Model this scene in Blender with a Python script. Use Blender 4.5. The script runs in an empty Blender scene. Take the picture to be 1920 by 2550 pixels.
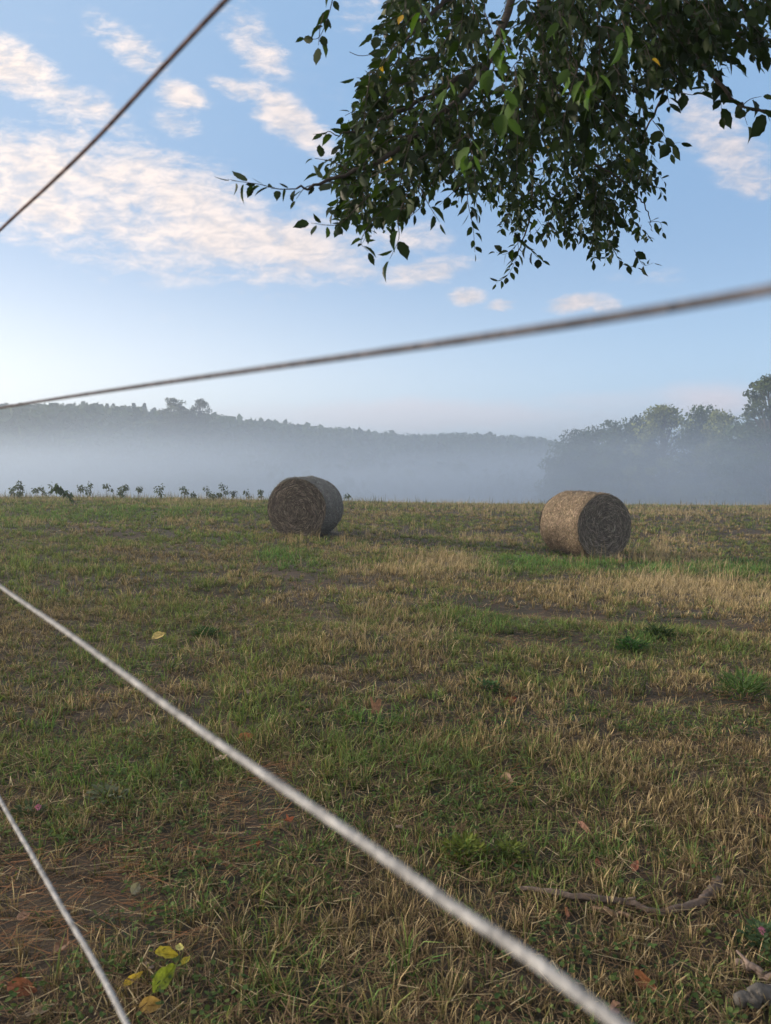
import bpy, math, random
import numpy as np
from mathutils import Vector, Matrix

random.seed(7)
RNG = np.random.default_rng(11)
SC = bpy.context.scene
COL = SC.collection
R_ = math.radians

# ------------------------------------------------------------------ camera
F_PX = 1850.0                    # focal length in pixels of the 1920 x 2550 photograph
PITCH = math.atan(95 / F_PX)     # camera tips down a little
CAM = np.array([0.0, 0.0, 1.5])
cam_data = bpy.data.cameras.new('camera')
cam = bpy.data.objects.new('camera', cam_data)
COL.objects.link(cam)
cam.location = CAM
cam.rotation_euler = (math.pi / 2 - PITCH, 0, 0)
cam_data.sensor_fit = 'VERTICAL'
cam_data.lens = 6.9
cam_data.sensor_height = 6.9 * 2550 / F_PX
cam_data.sensor_width = 6.9 * 1920 / F_PX
cam_data.clip_start = 0.02
cam_data.clip_end = 6000
cam_data.dof.use_dof = True
cam_data.dof.focus_distance = 12.0
cam_data.dof.aperture_fstop = 6.9 / 3.9
SC.camera = cam

# ------------------------------------------------------------------ sky, sun, exposure
SUN_AZ, SUN_EL = -80.0, 13.0      # azimuth from +Y towards +X
SC.view_settings.view_transform = 'Standard'
SC.view_settings.look = 'None'
SC.view_settings.gamma = 1.0
SC.view_settings.use_curve_mapping = False
SC.view_settings.exposure = 0.9
SC.cycles.volume_bounces = 1
SC.cycles.max_bounces = 6
SC.cycles.transparent_max_bounces = 8
SC.cycles.volume_step_rate = 1.0
SC.cycles.use_denoising = True

_cp, _sp = math.cos(PITCH), math.sin(PITCH)
RIGHT = np.array([1.0, 0, 0]); UP = np.array([0, _sp, _cp]); FWD = np.array([0, _cp, -_sp])


def ray(px, py):
    return FWD + RIGHT * (px - 960) / F_PX + UP * (1275 - py) / F_PX


def at(px, py, Y):
    """world point seen at photo pixel (px, py) and lying Y metres ahead"""
    r = ray(px, py)
    return CAM + r * (Y / r[1])


def project(P):
    d = np.asarray(P) - CAM
    dep = d @ FWD
    dep = np.where(np.abs(dep) < 1e-6, 1e-6, dep)
    return 960 + F_PX * (d @ RIGHT) / dep, 1275 - F_PX * (d @ UP) / dep


world = bpy.data.worlds.new('World')
SC.world = world
world.use_nodes = True
NT = world.node_tree
NT.nodes.clear()


def nd(nt, typ, **kw):
    n = nt.nodes.new(typ)
    for k, v in kw.items():
        setattr(n, k, v)
    return n


def mth(nt, op, a, b=None, c=None, clamp=False):
    n = nt.nodes.new('ShaderNodeMath'); n.operation = op; n.use_clamp = clamp
    for i, v in enumerate((a, b, c)):
        if v is None:
            continue
        if isinstance(v, (int, float)):
            n.inputs[i].default_value = v
        else:
            nt.links.new(v, n.inputs[i])
    return n.outputs[0]


def mixc(nt, fac, a, b, mode='MIX'):
    n = nt.nodes.new('ShaderNodeMix'); n.data_type = 'RGBA'; n.blend_type = mode
    for s, v in (('Factor', fac), ('A', a), ('B', b)):
        sock = [i for i in n.inputs if i.name == s and i.enabled][0]
        if isinstance(v, (int, float)):
            sock.default_value = v
        elif isinstance(v, tuple):
            sock.default_value = (*v, 1.0)
        else:
            nt.links.new(v, sock)
    return [o for o in n.outputs if o.enabled][0]


def maprange(nt, v, a, b, c=0.0, d=1.0, smooth=True):
    n = nt.nodes.new('ShaderNodeMapRange')
    n.interpolation_type = 'SMOOTHSTEP' if smooth else 'LINEAR'
    nt.links.new(v, n.inputs[0])
    for i, x in enumerate((a, b, c, d)):
        n.inputs[i + 1].default_value = x
    return n.outputs[0]


SKY_S = 0.10
sky = nd(NT, 'ShaderNodeTexSky', sky_type='NISHITA')
sky.sun_disc = False
sky.sun_elevation = R_(SUN_EL)
sky.sun_rotation = R_(SUN_AZ)
sky.air_density = 1.0
sky.dust_density = 0.6
sky.ozone_density = 2.2
tc = nd(NT, 'ShaderNodeTexCoord')
sep = nd(NT, 'ShaderNodeSeparateXYZ')
NT.links.new(tc.outputs['Generated'], sep.inputs[0])
yy = mth(NT, 'MAXIMUM', sep.outputs[1], 0.08)
az_ = mth(NT, 'DIVIDE', sep.outputs[0], yy)
el_ = mth(NT, 'DIVIDE', sep.outputs[2], yy)
cmb = nd(NT, 'ShaderNodeCombineXYZ')
NT.links.new(az_, cmb.inputs[0]); NT.links.new(el_, cmb.inputs[1])
AE = cmb.outputs[0]


def dir_ae(px, py):      # direction (x/y, z/y) from display pixel (1666 wide preview of the photo)
    r = ray(px * 1.1525, py * 1.1525)
    return r[0] / r[1], r[2] / r[1]


# cloud banks: centre x, y, half width, half height (preview pixels), tilt (degrees), strength
CLOUDS = [(250, 440, 470, 130, 13, 1.02), (520, 515, 280, 80, 12, 1.05), (60, 330, 220, 70, 10, .72), (70, 180, 190, 55, 34, .85), (190, 235, 110, 40, 30, .75),
          (630, 265, 125, 42, 36, .95), (520, 195, 70, 22, 20, .75), (545, 85, 95, 50, 50, .72), (500, 20, 40, 40, 0, .5),
          (395, 208, 58, 30, 18, .8), (385, 268, 52, 28, 10, .58), (285, 108, 85, 36, 32, .6), (230, 60, 60, 40, 30, .35),
          (925, 585, 115, 30, -8, 1.0), (1010, 640, 42, 20, 0, 1.1), (1085, 660, 36, 16, -10, .95), (1245, 654, 70, 20, -8, 1.0),
          (1310, 660, 40, 16, 0, .9), (1545, 285, 115, 65, 35, .95), (1610, 380, 80, 45, 20, .75), (800, 25, 75, 60, 10, .62), (900, 515, 95, 36, 0, .85),
          (1470, 632, 50, 14, 0, .4), (740, 580, 120, 26, 8, .65), (1400, 600, 90, 26, 0, .3)]
tot = None
for (cx, cy, rx, ry, tilt, s) in CLOUDS:
    a, e = dir_ae(cx, cy)
    k = 1.1525 / F_PX
    mp = nd(NT, 'ShaderNodeMapping', vector_type='TEXTURE')
    mp.inputs['Location'].default_value = (a, e, 0)
    mp.inputs['Rotation'].default_value = (0, 0, R_(-tilt))
    mp.inputs['Scale'].default_value = (rx * k * 1.25, ry * k * 1.25, 1)
    NT.links.new(AE, mp.inputs[0])
    ln = nd(NT, 'ShaderNodeVectorMath', operation='LENGTH')
    NT.links.new(mp.outputs[0], ln.inputs[0])
    g = maprange(NT, ln.outputs['Value'], 0.25, 1.25, s, 0.0)
    tot = g if tot is None else mth(NT, 'SMOOTH_MAX', tot, g, 0.12)


def noise(nt, vec, scale, detail=6, rough=0.6, dist=0.0, loc=(0, 0, 0), sc=(1, 1, 1), rot=0.0):
    mp = nd(nt, 'ShaderNodeMapping')
    mp.inputs['Location'].default_value = loc
    mp.inputs['Scale'].default_value = sc
    mp.inputs['Rotation'].default_value = (0, 0, rot)
    nt.links.new(vec, mp.inputs[0])
    n = nd(nt, 'ShaderNodeTexNoise')
    n.inputs['Scale'].default_value = scale
    n.inputs['Detail'].default_value = detail
    n.inputs['Roughness'].default_value = rough
    n.inputs['Distortion'].default_value = dist
    nt.links.new(mp.outputs[0], n.inputs['Vector'])
    return n.outputs[0]


n1 = noise(NT, AE, 5.0, 9, 0.62, 0.35, (3.1, 1.2, 0), (1, 1.9, 1), R_(16))
n2 = noise(NT, AE, 26.0, 6, 0.65, 0.3, (7.7, 4.2, 0), (1, 2.3, 1), R_(12))
nn = mth(NT, 'ADD', mth(NT, 'MULTIPLY', n1, 0.52), mth(NT, 'MULTIPLY', n2, 0.48))
dens = mth(NT, 'ADD', tot, mth(NT, 'MULTIPLY', mth(NT, 'SUBTRACT', nn, 0.50), 3.8))
alpha = maprange(NT, dens, 0.18, 1.30, 0.0, 1.0)
alpha = mth(NT, 'MULTIPLY', alpha, maprange(NT, tot, 0.0, 0.35))
front = maprange(NT, sep.outputs[1], 0.1, 0.3)
alpha = mth(NT, 'MULTIPLY', mth(NT, 'MULTIPLY', alpha, front), 0.96)
# sky colour: the physical sky, washed paler low down and towards the sun
low = maprange(NT, sep.outputs[2], 0.02, 0.46, 1.0, 0.0)
leftw = maprange(NT, az_, -0.75, 0.55, 1.0, 0.0)
skyc = mixc(NT, 1.0, sky.outputs[0], (1.10, 1.0, 1.12), 'MULTIPLY')
pale = mixc(NT, leftw, (2.95, 4.3, 5.7), (7.0, 7.0, 6.8))
skyc = mixc(NT, mth(NT, 'MULTIPLY', low, 0.85), skyc, pale)
deep = mixc(NT, 0.9, skyc, mixc(NT, maprange(NT, az_, -.6, .1, .6, 0.0), (1.55, 2.65, 4.2), (2.6, 3.5, 4.7)))
skyc = mixc(NT, maprange(NT, sep.outputs[2], 0.04, 0.42), skyc, deep)
warm = maprange(NT, az_, -0.6, 0.3, 1.0, 0.0)
cloudc = mixc(NT, warm, (4.6, 4.15, 4.15), (6.5, 5.5, 4.85))
shade = maprange(NT, n2, 0.35, 0.65, 0.86, 1.04)
cloudc = mixc(NT, 1.0, cloudc, shade, 'MULTIPLY')
# faint rosy banks low over the far wood
lowb = None
for (cx, cy, rx, ry, s) in [(950, 900, 420, 34, .6), (760, 895, 200, 24, .5), (1120, 905, 150, 40, .4), (1560, 865, 130, 42, .8), (1240, 930, 90, 40, .35), (1300, 870, 160, 20, .3)]:
    a, e = dir_ae(cx, cy); k = 1.1525 / F_PX
    mp = nd(NT, 'ShaderNodeMapping', vector_type='TEXTURE')
    mp.inputs['Location'].default_value = (a, e, 0)
    mp.inputs['Scale'].default_value = (rx * k * 1.2, ry * k * 1.2, 1)
    NT.links.new(AE, mp.inputs[0])
    ln = nd(NT, 'ShaderNodeVectorMath', operation='LENGTH')
    NT.links.new(mp.outputs[0], ln.inputs[0])
    g = maprange(NT, mth(NT, 'ADD', ln.outputs['Value'], mth(NT, 'MULTIPLY', mth(NT, 'SUBTRACT', n1, .5), 1.6)), 0.2, 1.2, s, 0.0)
    lowb = g if lowb is None else mth(NT, 'MAXIMUM', lowb, g)
lowb = mth(NT, 'MULTIPLY', lowb, front)
skyc = mixc(NT, lowb, skyc, (4.9, 4.4, 4.7))
skyc = mixc(NT, alpha, skyc, cloudc)
# unseen bright cloud sheet overhead and behind the camera, added to light the field
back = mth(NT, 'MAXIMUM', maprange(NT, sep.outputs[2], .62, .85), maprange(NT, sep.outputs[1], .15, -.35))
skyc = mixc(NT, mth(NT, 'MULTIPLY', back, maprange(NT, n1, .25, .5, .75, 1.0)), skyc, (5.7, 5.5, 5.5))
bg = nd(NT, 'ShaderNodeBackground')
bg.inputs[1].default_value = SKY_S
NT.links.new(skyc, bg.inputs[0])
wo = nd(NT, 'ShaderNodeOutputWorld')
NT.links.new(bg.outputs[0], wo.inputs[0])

sun_d = bpy.data.lights.new('sun', 'SUN')
sun = bpy.data.objects.new('sun', sun_d)
COL.objects.link(sun)
sun_d.energy = 4.2
sun_d.angle = R_(10)
sun_d.color = (1.0, 0.84, 0.66)
_d = Vector((math.sin(R_(SUN_AZ)) * math.cos(R_(SUN_EL)), math.cos(R_(SUN_AZ)) * math.cos(R_(SUN_EL)), math.sin(R_(SUN_EL))))
sun.rotation_euler = _d.to_track_quat('Z', 'Y').to_euler()

# ------------------------------------------------------------------ helpers


def build(name, V, T, mat=None, parent=None, col=None, mats=None, matidx=None, smooth=False):
    """one mesh object out of vertices V (n,3), triangles or quads T (m,3|4), vertex colours col (n,3)"""
    V = np.asarray(V, np.float32); T = np.asarray(T, np.int32)
    me = bpy.data.meshes.new(name)
    k = T.shape[1]
    me.vertices.add(len(V)); me.vertices.foreach_set('co', V.ravel())
    me.loops.add(T.size); me.loops.foreach_set('vertex_index', T.ravel())
    me.polygons.add(len(T))
    me.polygons.foreach_set('loop_start', np.arange(0, T.size, k, dtype=np.int32))
    if smooth:
        me.polygons.foreach_set('use_smooth', np.ones(len(T), bool))
    if col is not None:
        at_ = me.color_attributes.new('Tint', 'FLOAT_COLOR', 'POINT')
        c = np.ones((len(V), 4), np.float32); c[:, :3] = col
        at_.data.foreach_set('color', c.ravel())
    me.update(calc_edges=True); me.validate()
    if mat:
        me.materials.append(mat)
    ob = bpy.data.objects.new(name, me)
    COL.objects.link(ob)
    if parent:
        ob.parent = parent
    return ob


def tag(o, label=None, cat=None, group=None, kind=None):
    for k, v in (('label', label), ('category', cat), ('group', group), ('kind', kind)):
        if v:
            o[k] = v
    return o


def empty(name, loc, rz=0.0):
    o = bpy.data.objects.new(name, None)
    o.empty_display_size = 0.2
    COL.objects.link(o)
    o.location = tuple(loc); o.rotation_euler = (0, 0, rz)
    return o


class Buf:
    def __init__(s):
        s.v = []; s.t = []; s.c = []; s.n = 0

    def add(s, V, T, C=None):
        V = np.asarray(V, np.float32).reshape(-1, 3)
        s.v.append(V); s.t.append(np.asarray(T, np.int64) + s.n)
        if C is not None:
            C = np.asarray(C, np.float32)
            s.c.append(np.broadcast_to(C, (len(V), 3)) if C.ndim == 1 else C.reshape(-1, 3))
        s.n += len(V)

    def build(s, name, mat, parent=None, smooth=False, offset=(0, 0, 0)):
        if not s.v:
            return None
        return build(name, np.concatenate(s.v) - np.asarray(offset, np.float32), np.concatenate(s.t), mat, parent, np.concatenate(s.c) if s.c else None, smooth=smooth)


def norm(a):
    a = np.asarray(a, float)
    return a / (np.linalg.norm(a, axis=-1, keepdims=True) + 1e-9)


def tube(buf, pts, rad, seg=7, color=(.1, .08, .06), cap=True, rough=0.0):
    P = np.asarray(pts, float); n = len(P)
    rad = np.broadcast_to(np.asarray(rad, float), (n,))
    t = norm(np.gradient(P, axis=0))
    ref = np.array([0, 0, 1.0]) if abs(t[0][2]) < .9 else np.array([1.0, 0, 0])
    u = norm(np.cross(t, ref)); w = np.cross(t, u)
    for i in range(1, n):
        if np.dot(u[i], u[i - 1]) < 0:
            u[i] *= -1; w[i] *= -1
    a = np.linspace(0, 2 * math.pi, seg, endpoint=False)
    rr = rad[:, None] * (1 + rough * (RNG.random((n, seg)) - .5) * .5 + rough * (RNG.random((1, seg)) - .5))
    V = P[:, None] + rr[..., None] * (np.cos(a)[None, :, None] * u[:, None] + np.sin(a)[None, :, None] * w[:, None])
    i, j = np.meshgrid(np.arange(n - 1), np.arange(seg), indexing='ij')
    j2 = (j + 1) % seg
    A, B, C, D = i * seg + j, i * seg + j2, (i + 1) * seg + j2, (i + 1) * seg + j
    T = np.concatenate([np.stack([A, B, C], -1).reshape(-1, 3), np.stack([A, C, D], -1).reshape(-1, 3)])
    V = V.reshape(-1, 3)
    if cap:
        V = np.concatenate([V, P[:1], P[-1:]])
        k = n * seg
        jj = np.arange(seg); j2 = (jj + 1) % seg
        T = np.concatenate([T, np.stack([jj, np.full(seg, k), j2], -1), np.stack([(n - 1) * seg + jj, (n - 1) * seg + j2, np.full(seg, k + 1)], -1)])
    buf.add(V, T, color)


def curve(ctrl, n=40):
    """Catmull-Rom through control points"""
    C = np.asarray(ctrl, float)
    C = np.concatenate([[2 * C[0] - C[1]], C, [2 * C[-1] - C[-2]]])
    out = []
    m = len(C) - 3
    for k in np.linspace(0, m - 1e-6, n):
        i = int(k); t = k - i
        p0, p1, p2, p3 = C[i:i + 4]
        out.append(.5 * ((2 * p1) + (-p0 + p2) * t + (2 * p0 - 5 * p1 + 4 * p2 - p3) * t * t + (-p0 + 3 * p1 - 3 * p2 + p3) * t ** 3))
    return np.array(out)


_H = np.random.default_rng(5).random((256, 256))


def vnoise(x, y):
    xi = np.floor(x).astype(int); yi = np.floor(y).astype(int)
    fx = x - xi; fy = y - yi
    fx = fx * fx * (3 - 2 * fx); fy = fy * fy * (3 - 2 * fy)
    h = lambda a, b: _H[a & 255, b & 255]
    return (h(xi, yi) * (1 - fx) + h(xi + 1, yi) * fx) * (1 - fy) + (h(xi, yi + 1) * (1 - fx) + h(xi + 1, yi + 1) * fx) * fy


def fbm(x, y, o=4):
    s = 0; a = .5; tt = 0
    for k in range(o):
        s = s + a * vnoise(x * 2 ** k + 17 * k, y * 2 ** k + 31 * k); tt += a; a *= .5
    return s / tt


PY = np.array([-60, 0, 4, 8, 13, 17.5, 22, 26, 30, 32.5, 36, 42, 52, 70, 120, 400, 4000.])
PZ = np.array([0, 0, -.02, -.06, -.14, -.16, -.06, .08, .17, .185, .11, -.35, -1.6, -3.4, -5, -6, -6.])
_yy = np.linspace(-60, 130, 1901)
_zz = np.interp(_yy, PY, PZ)
_kern = np.ones(31) / 31
_zz2 = np.convolve(np.pad(_zz, 15, mode='edge'), _kern, 'valid')


def ground(x, y):
    x = np.asarray(x, float); y = np.asarray(y, float)
    z = np.where(y < 125, np.interp(y, _yy, _zz2), np.interp(y, PY, PZ))
    k = np.interp(y, [-5, 3, 10, 17.5, 24, 32, 45], [0, .005, .045, .066, .046, .023, .0])
    xe = 9 * np.tanh(x / 9) + np.clip(x, -20, 20) * np.interp(y, [20, 32], [0, .12])
    z = z - k * xe
    z = z + (fbm(x * .45 + 40, y * .45 + 9, 3) - .5) * .10 * np.clip(y / 6, .4, 1) + (fbm(x * 2.2, y * 2.2 + 5, 2) - .5) * .035
    return z


_ground0 = ground
RUTS = []


def rut_depth(x, y):
    s_ = np.zeros(np.shape(x))
    for (W_, wd, dp) in RUTS:
        dmin = np.full(np.shape(x), 1e9)
        for a_, b_ in zip(W_[:-1], W_[1:]):
            ab = b_ - a_; L2 = ab @ ab
            t = np.clip(((x - a_[0]) * ab[0] + (y - a_[1]) * ab[1]) / L2, 0, 1)
            dmin = np.minimum(dmin, np.hypot(x - a_[0] - t * ab[0], y - a_[1] - t * ab[1]))
        dmin = dmin + (fbm(np.asarray(x) * 1.4, np.asarray(y) * 1.4 + 77, 3) - .5) * .5
        s_ = s_ + dp * np.exp(-(dmin / wd) ** 2)
    return s_


def ground(x, y):
    x = np.asarray(x, float); y = np.asarray(y, float)
    return _ground0(x, y) - .07 * np.clip(rut_depth(x, y), 0, 1.2)


def gp(px, py):
    """where the sight line through a photo pixel meets the field"""
    r = ray(px, py)
    ts = np.concatenate([np.linspace(.5, 6, 600), np.linspace(6, 45, 2000)])
    P = CAM + r[None] * ts[:, None]
    below = P[:, 2] < ground(P[:, 0], P[:, 1])
    i = int(np.argmax(below)) if below.any() else int(np.argmin(P[:, 2] - ground(P[:, 0], P[:, 1])))
    return np.array([P[i, 0], P[i, 1], float(ground(P[i, 0], P[i, 1]))])


for pts_, wd, dp in [([(300, 1335), (430, 1362), (620, 1405), (830, 1455), (1080, 1500), (1380, 1532), (1650, 1552), (1980, 1578)], .33, 1.0),
                     ([(500, 1475), (680, 1505), (900, 1550), (1180, 1580), (1380, 1596), (1600, 1640)], .26, .6),
                     ([(640, 1318), (850, 1332), (1040, 1332), (1300, 1324), (1600, 1336), (1980, 1326)], .40, .7),
                     ([(1500, 1740), (1650, 1742), (1800, 1752), (1990, 1775)], .20, .8),
                     ([(700, 1262), (1100, 1280), (1500, 1292), (1900, 1300)], .7, .5)]:
    RUTS.append((np.array([gp(*q)[:2] for q in pts_]), wd, dp))

# ------------------------------------------------------------------ materials


def mat_tint(name, rough=.7, transl=0.0, spec=.2, noise_scale=0, noise_amt=.3, bump=0.0):
    m = bpy.data.materials.new(name); m.use_nodes = True
    nt = m.node_tree
    p = nt.nodes['Principled BSDF']; out = nt.nodes['Material Output']
    a = nd(nt, 'ShaderNodeAttribute', attribute_name='Tint')
    c = a.outputs['Color']
    if noise_scale:
        g = nd(nt, 'ShaderNodeNewGeometry')
        n = noise(nt, g.outputs['Position'], noise_scale, 4, .6)
        f = maprange(nt, n, .3, .7, 1 - noise_amt, 1 + noise_amt, False)
        c = mixc(nt, 1.0, c, f, 'MULTIPLY')
        if bump:
            b = nd(nt, 'ShaderNodeBump'); b.inputs['Strength'].default_value = bump; b.inputs['Distance'].default_value = .02
            nt.links.new(n, b.inputs['Height']); nt.links.new(b.outputs[0], p.inputs['Normal'])
    nt.links.new(c, p.inputs['Base Color'])
    p.inputs['Roughness'].default_value = rough
    p.inputs['Specular IOR Level'].default_value = spec
    if transl:
        t = nd(nt, 'ShaderNodeBsdfTranslucent')
        tcx = mixc(nt, 1.0, c, (1.25, 1.35, .6), 'MULTIPLY')
        nt.links.new(tcx, t.inputs[0])
        mx = nd(nt, 'ShaderNodeMixShader'); mx.inputs[0].default_value = transl
        nt.links.new(p.outputs[0], mx.inputs[1]); nt.links.new(t.outputs[0], mx.inputs[2])
        nt.links.new(mx.outputs[0], out.inputs['Surface'])
    return m


M_GRASS = mat_tint('grass_blades', .7, .25, .06)
M_STRAW = mat_tint('dry_straw', .8, .12, .06)
M_LEAF = mat_tint('tree_leaves', .5, .34, .18)
M_FARLEAF = mat_tint('far_leaves', .8, .25, .1)
M_BARK = mat_tint('bark', .85, 0, .2, 30, .35, .4)
M_HAY = mat_tint('hay_stems', .8, .05, .15)
M_FALLEN = mat_tint('fallen_leaf', .6, .15, .3, 75, .42)
M_ROPE = mat_tint('rope_yarn', .9, 0, .05, 55, .35, .5)

m = M_SOIL = bpy.data.materials.new('field_soil'); m.use_nodes = True
nt = m.node_tree; p = nt.nodes['Principled BSDF']
g = nd(nt, 'ShaderNodeNewGeometry')
na = noise(nt, g.outputs['Position'], 1.3, 6, .6)
nb = noise(nt, g.outputs['Position'], 45, 5, .7)
c = mixc(nt, maprange(nt, na, .38, .62), (.022, .022, .010), (.045, .030, .018))
c = mixc(nt, maprange(nt, nb, .5, .75), c, (.10, .07, .042))
nt.links.new(c, p.inputs['Base Color'])
p.inputs['Roughness'].default_value = .95
b = nd(nt, 'ShaderNodeBump'); b.inputs['Strength'].default_value = .8; b.inputs['Distance'].default_value = .03
nt.links.new(nb, b.inputs['Height']); nt.links.new(b.outputs[0], p.inputs['Normal'])

m = M_HILL = bpy.data.materials.new('hill_floor'); m.use_nodes = True
nt = m.node_tree; p = nt.nodes['Principled BSDF']
g = nd(nt, 'ShaderNodeNewGeometry')
na = noise(nt, g.outputs['Position'], .05, 5, .6)
nt.links.new(mixc(nt, maprange(nt, na, .4, .6), (.03, .045, .02), (.055, .06, .03)), p.inputs['Base Color'])
p.inputs['Roughness'].default_value = 1

# ------------------------------------------------------------------ ground sheet


def grid_mesh(xs, ys, zf):
    X, Y = np.meshgrid(xs, ys)
    V = np.stack([X, Y, zf(X, Y)], -1).reshape(-1, 3)
    nx, ny = len(xs), len(ys)
    i, j = np.meshgrid(np.arange(ny - 1), np.arange(nx - 1), indexing='ij')
    A = i * nx + j
    return V, np.stack([A, A + 1, A + nx + 1, A + nx], -1).reshape(-1, 4)


xs = np.concatenate([-np.geomspace(2500, 30, 24), np.linspace(-28, 28, 281), np.geomspace(30, 2500, 24)])
ys = np.concatenate([-np.geomspace(1500, 12, 14), np.linspace(-10, 46, 300), np.geomspace(47, 3800, 60)])
V, Q = grid_mesh(xs, ys, ground)
tag(build('field_ground', V, Q, M_SOIL, smooth=True), kind='structure')

# wooded hill: skyline as a table of photo x, photo y, distance
SKY_X = np.array([-1600, -600, 0, 115, 230, 380, 507, 634, 807, 922, 1037, 1152, 1268, 1348, 1420, 1700, 2400, 4000.])
SKY_Y = np.array([1030, 1020, 1012, 1006, 1010, 1022, 1033, 1049, 1066, 1078, 1086, 1081, 1087, 1094, 1112, 1130, 1130, 1150.])
SKY_D = np.array([210, 210, 210, 212, 215, 222, 230, 245, 270, 290, 320, 330, 340, 345, 350, 360, 360, 360.])
SKY_Y = SKY_Y + np.interp(SKY_X, [200, 1100], [26, 13])


def skyline(px):
    return np.interp(px, SKY_X, SKY_Y), np.interp(px, SKY_X, SKY_D)


def hill_pt(px, t):
    """t 0 at the foot of the hill, 1 on its ridge, beyond 1 behind it"""
    sy, D = skyline(px)
    a = (px - 960) / F_PX
    zr = CAM[2] + (1180 - sy) / F_PX * D
    Y = np.where(t <= 1, 120 + (D - 120) * t, D + (t - 1) * 160)
    s = np.clip(t, 0, 1)
    z = -7 + (zr + 7) * (s * s * (3 - 2 * s))
    z = np.where(t > 1, zr - (t - 1) ** 2 * (zr + 8), z)
    return a * Y, Y, z


pxs = np.linspace(-1600, 4000, 200); ts = np.linspace(0, 2, 40)
PXg, Tg = np.meshgrid(pxs, ts)
hx, hy, hz = hill_pt(PXg, Tg)
Vh = np.stack([hx, hy, hz], -1).reshape(-1, 3)
i, j = np.meshgrid(np.arange(39), np.arange(199), indexing='ij'); A = i * 200 + j
tag(build('hill', Vh, np.stack([A, A + 1, A + 201, A + 200], -1).reshape(-1, 4), M_HILL, smooth=True), kind='structure')

# ------------------------------------------------------------------ far trees


def leaf_cards(buf, C, size, cols, up=.25):
    """many small bent leaf clumps at centres C"""
    n = len(C)
    d = norm(RNG.normal(size=(n, 3))); e = norm(np.cross(d, norm(RNG.normal(size=(n, 3)) + [0, 0, up])))
    s = (size * (0.6 + .8 * RNG.random(n)))[:, None] if np.isscalar(size) else size[:, None]
    f = np.cross(d, e)
    V = np.stack([C - d * s * .5, C + e * s * .38 + f * s * .1, C + d * s * .5, C - e * s * .38 + f * s * .1], 1)
    k = np.arange(n)[:, None] * 4
    T = np.concatenate([k + [0, 1, 2], k + [0, 2, 3]])
    buf.add(V.reshape(-1, 3), T, np.repeat(cols, 4, 0))


def crown_points(kind, n, w, h):
    if kind == 'conifer':
        t = RNG.random(n) ** .8
        tier = np.floor(t * 9) / 9
        r = (1 - tier * .96) * w * .5 * (.35 + .65 * np.sqrt(RNG.random(n)))
        a = RNG.random(n) * 2 * math.pi
        return np.stack([r * np.cos(a), r * np.sin(a), (t * .85 + .15) * h - r * .25], -1)
    d = norm(RNG.normal(size=(n, 3)))
    r = RNG.random(n) ** .4
    return np.stack([d[:, 0] * r * w / 2, d[:, 1] * r * w / 2, h * .55 + d[:, 2] * r * h * .45], -1)


# forest covering the hill: one mass nobody could count
fb = Buf()
nT = 5600
tpx = RNG.uniform(-900, 2600, nT); tt = np.concatenate([RNG.random(nT // 2) ** .6, 1 - .05 * RNG.random(nT - nT // 2)])
tx, ty, tz = hill_pt(tpx, tt)
for k in range(nT):
    ridge = tt[k] > .9
    h = random.uniform(5.7, 6.3) if ridge else random.uniform(6, 10); w = random.uniform(2.2, 4.2) if ridge else random.uniform(6, 10)
    if ridge and random.random() < .03:
        h *= 1.08; w *= .8
    if ridge:
        h *= ty[k] / 400 + .5
    kind = 'conifer' if (random.random() < (.10 if tpx[k] < 650 else .04)) else 'broad'
    if kind == 'conifer':
        w *= .55
    n = 80 if ridge else 26
    base = np.array([.036, .058, .026]) * random.uniform(.7, 1.3) if kind == 'broad' else np.array([.026, .045, .026])
    sy_, D_ = skyline(tpx[k]); zr_ = CAM[2] + (1180 - sy_) / F_PX * D_
    allow = CAM[2] + (zr_ + (random.uniform(2.0, 2.9) if random.random() < .85 else random.uniform(2.9, 3.7)) - CAM[2]) * ty[k] / D_
    P = crown_points(kind, n, w, h) + [tx[k], ty[k], min(tz[k] - (h * .5 if ridge else 1), allow - h)]
    leaf_cards(fb, P, .7 if ridge else 2.2, base * (0.8 + .4 * RNG.random((n, 1))))
tag(fb.build('forest', M_FARLEAF), kind='stuff')


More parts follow.
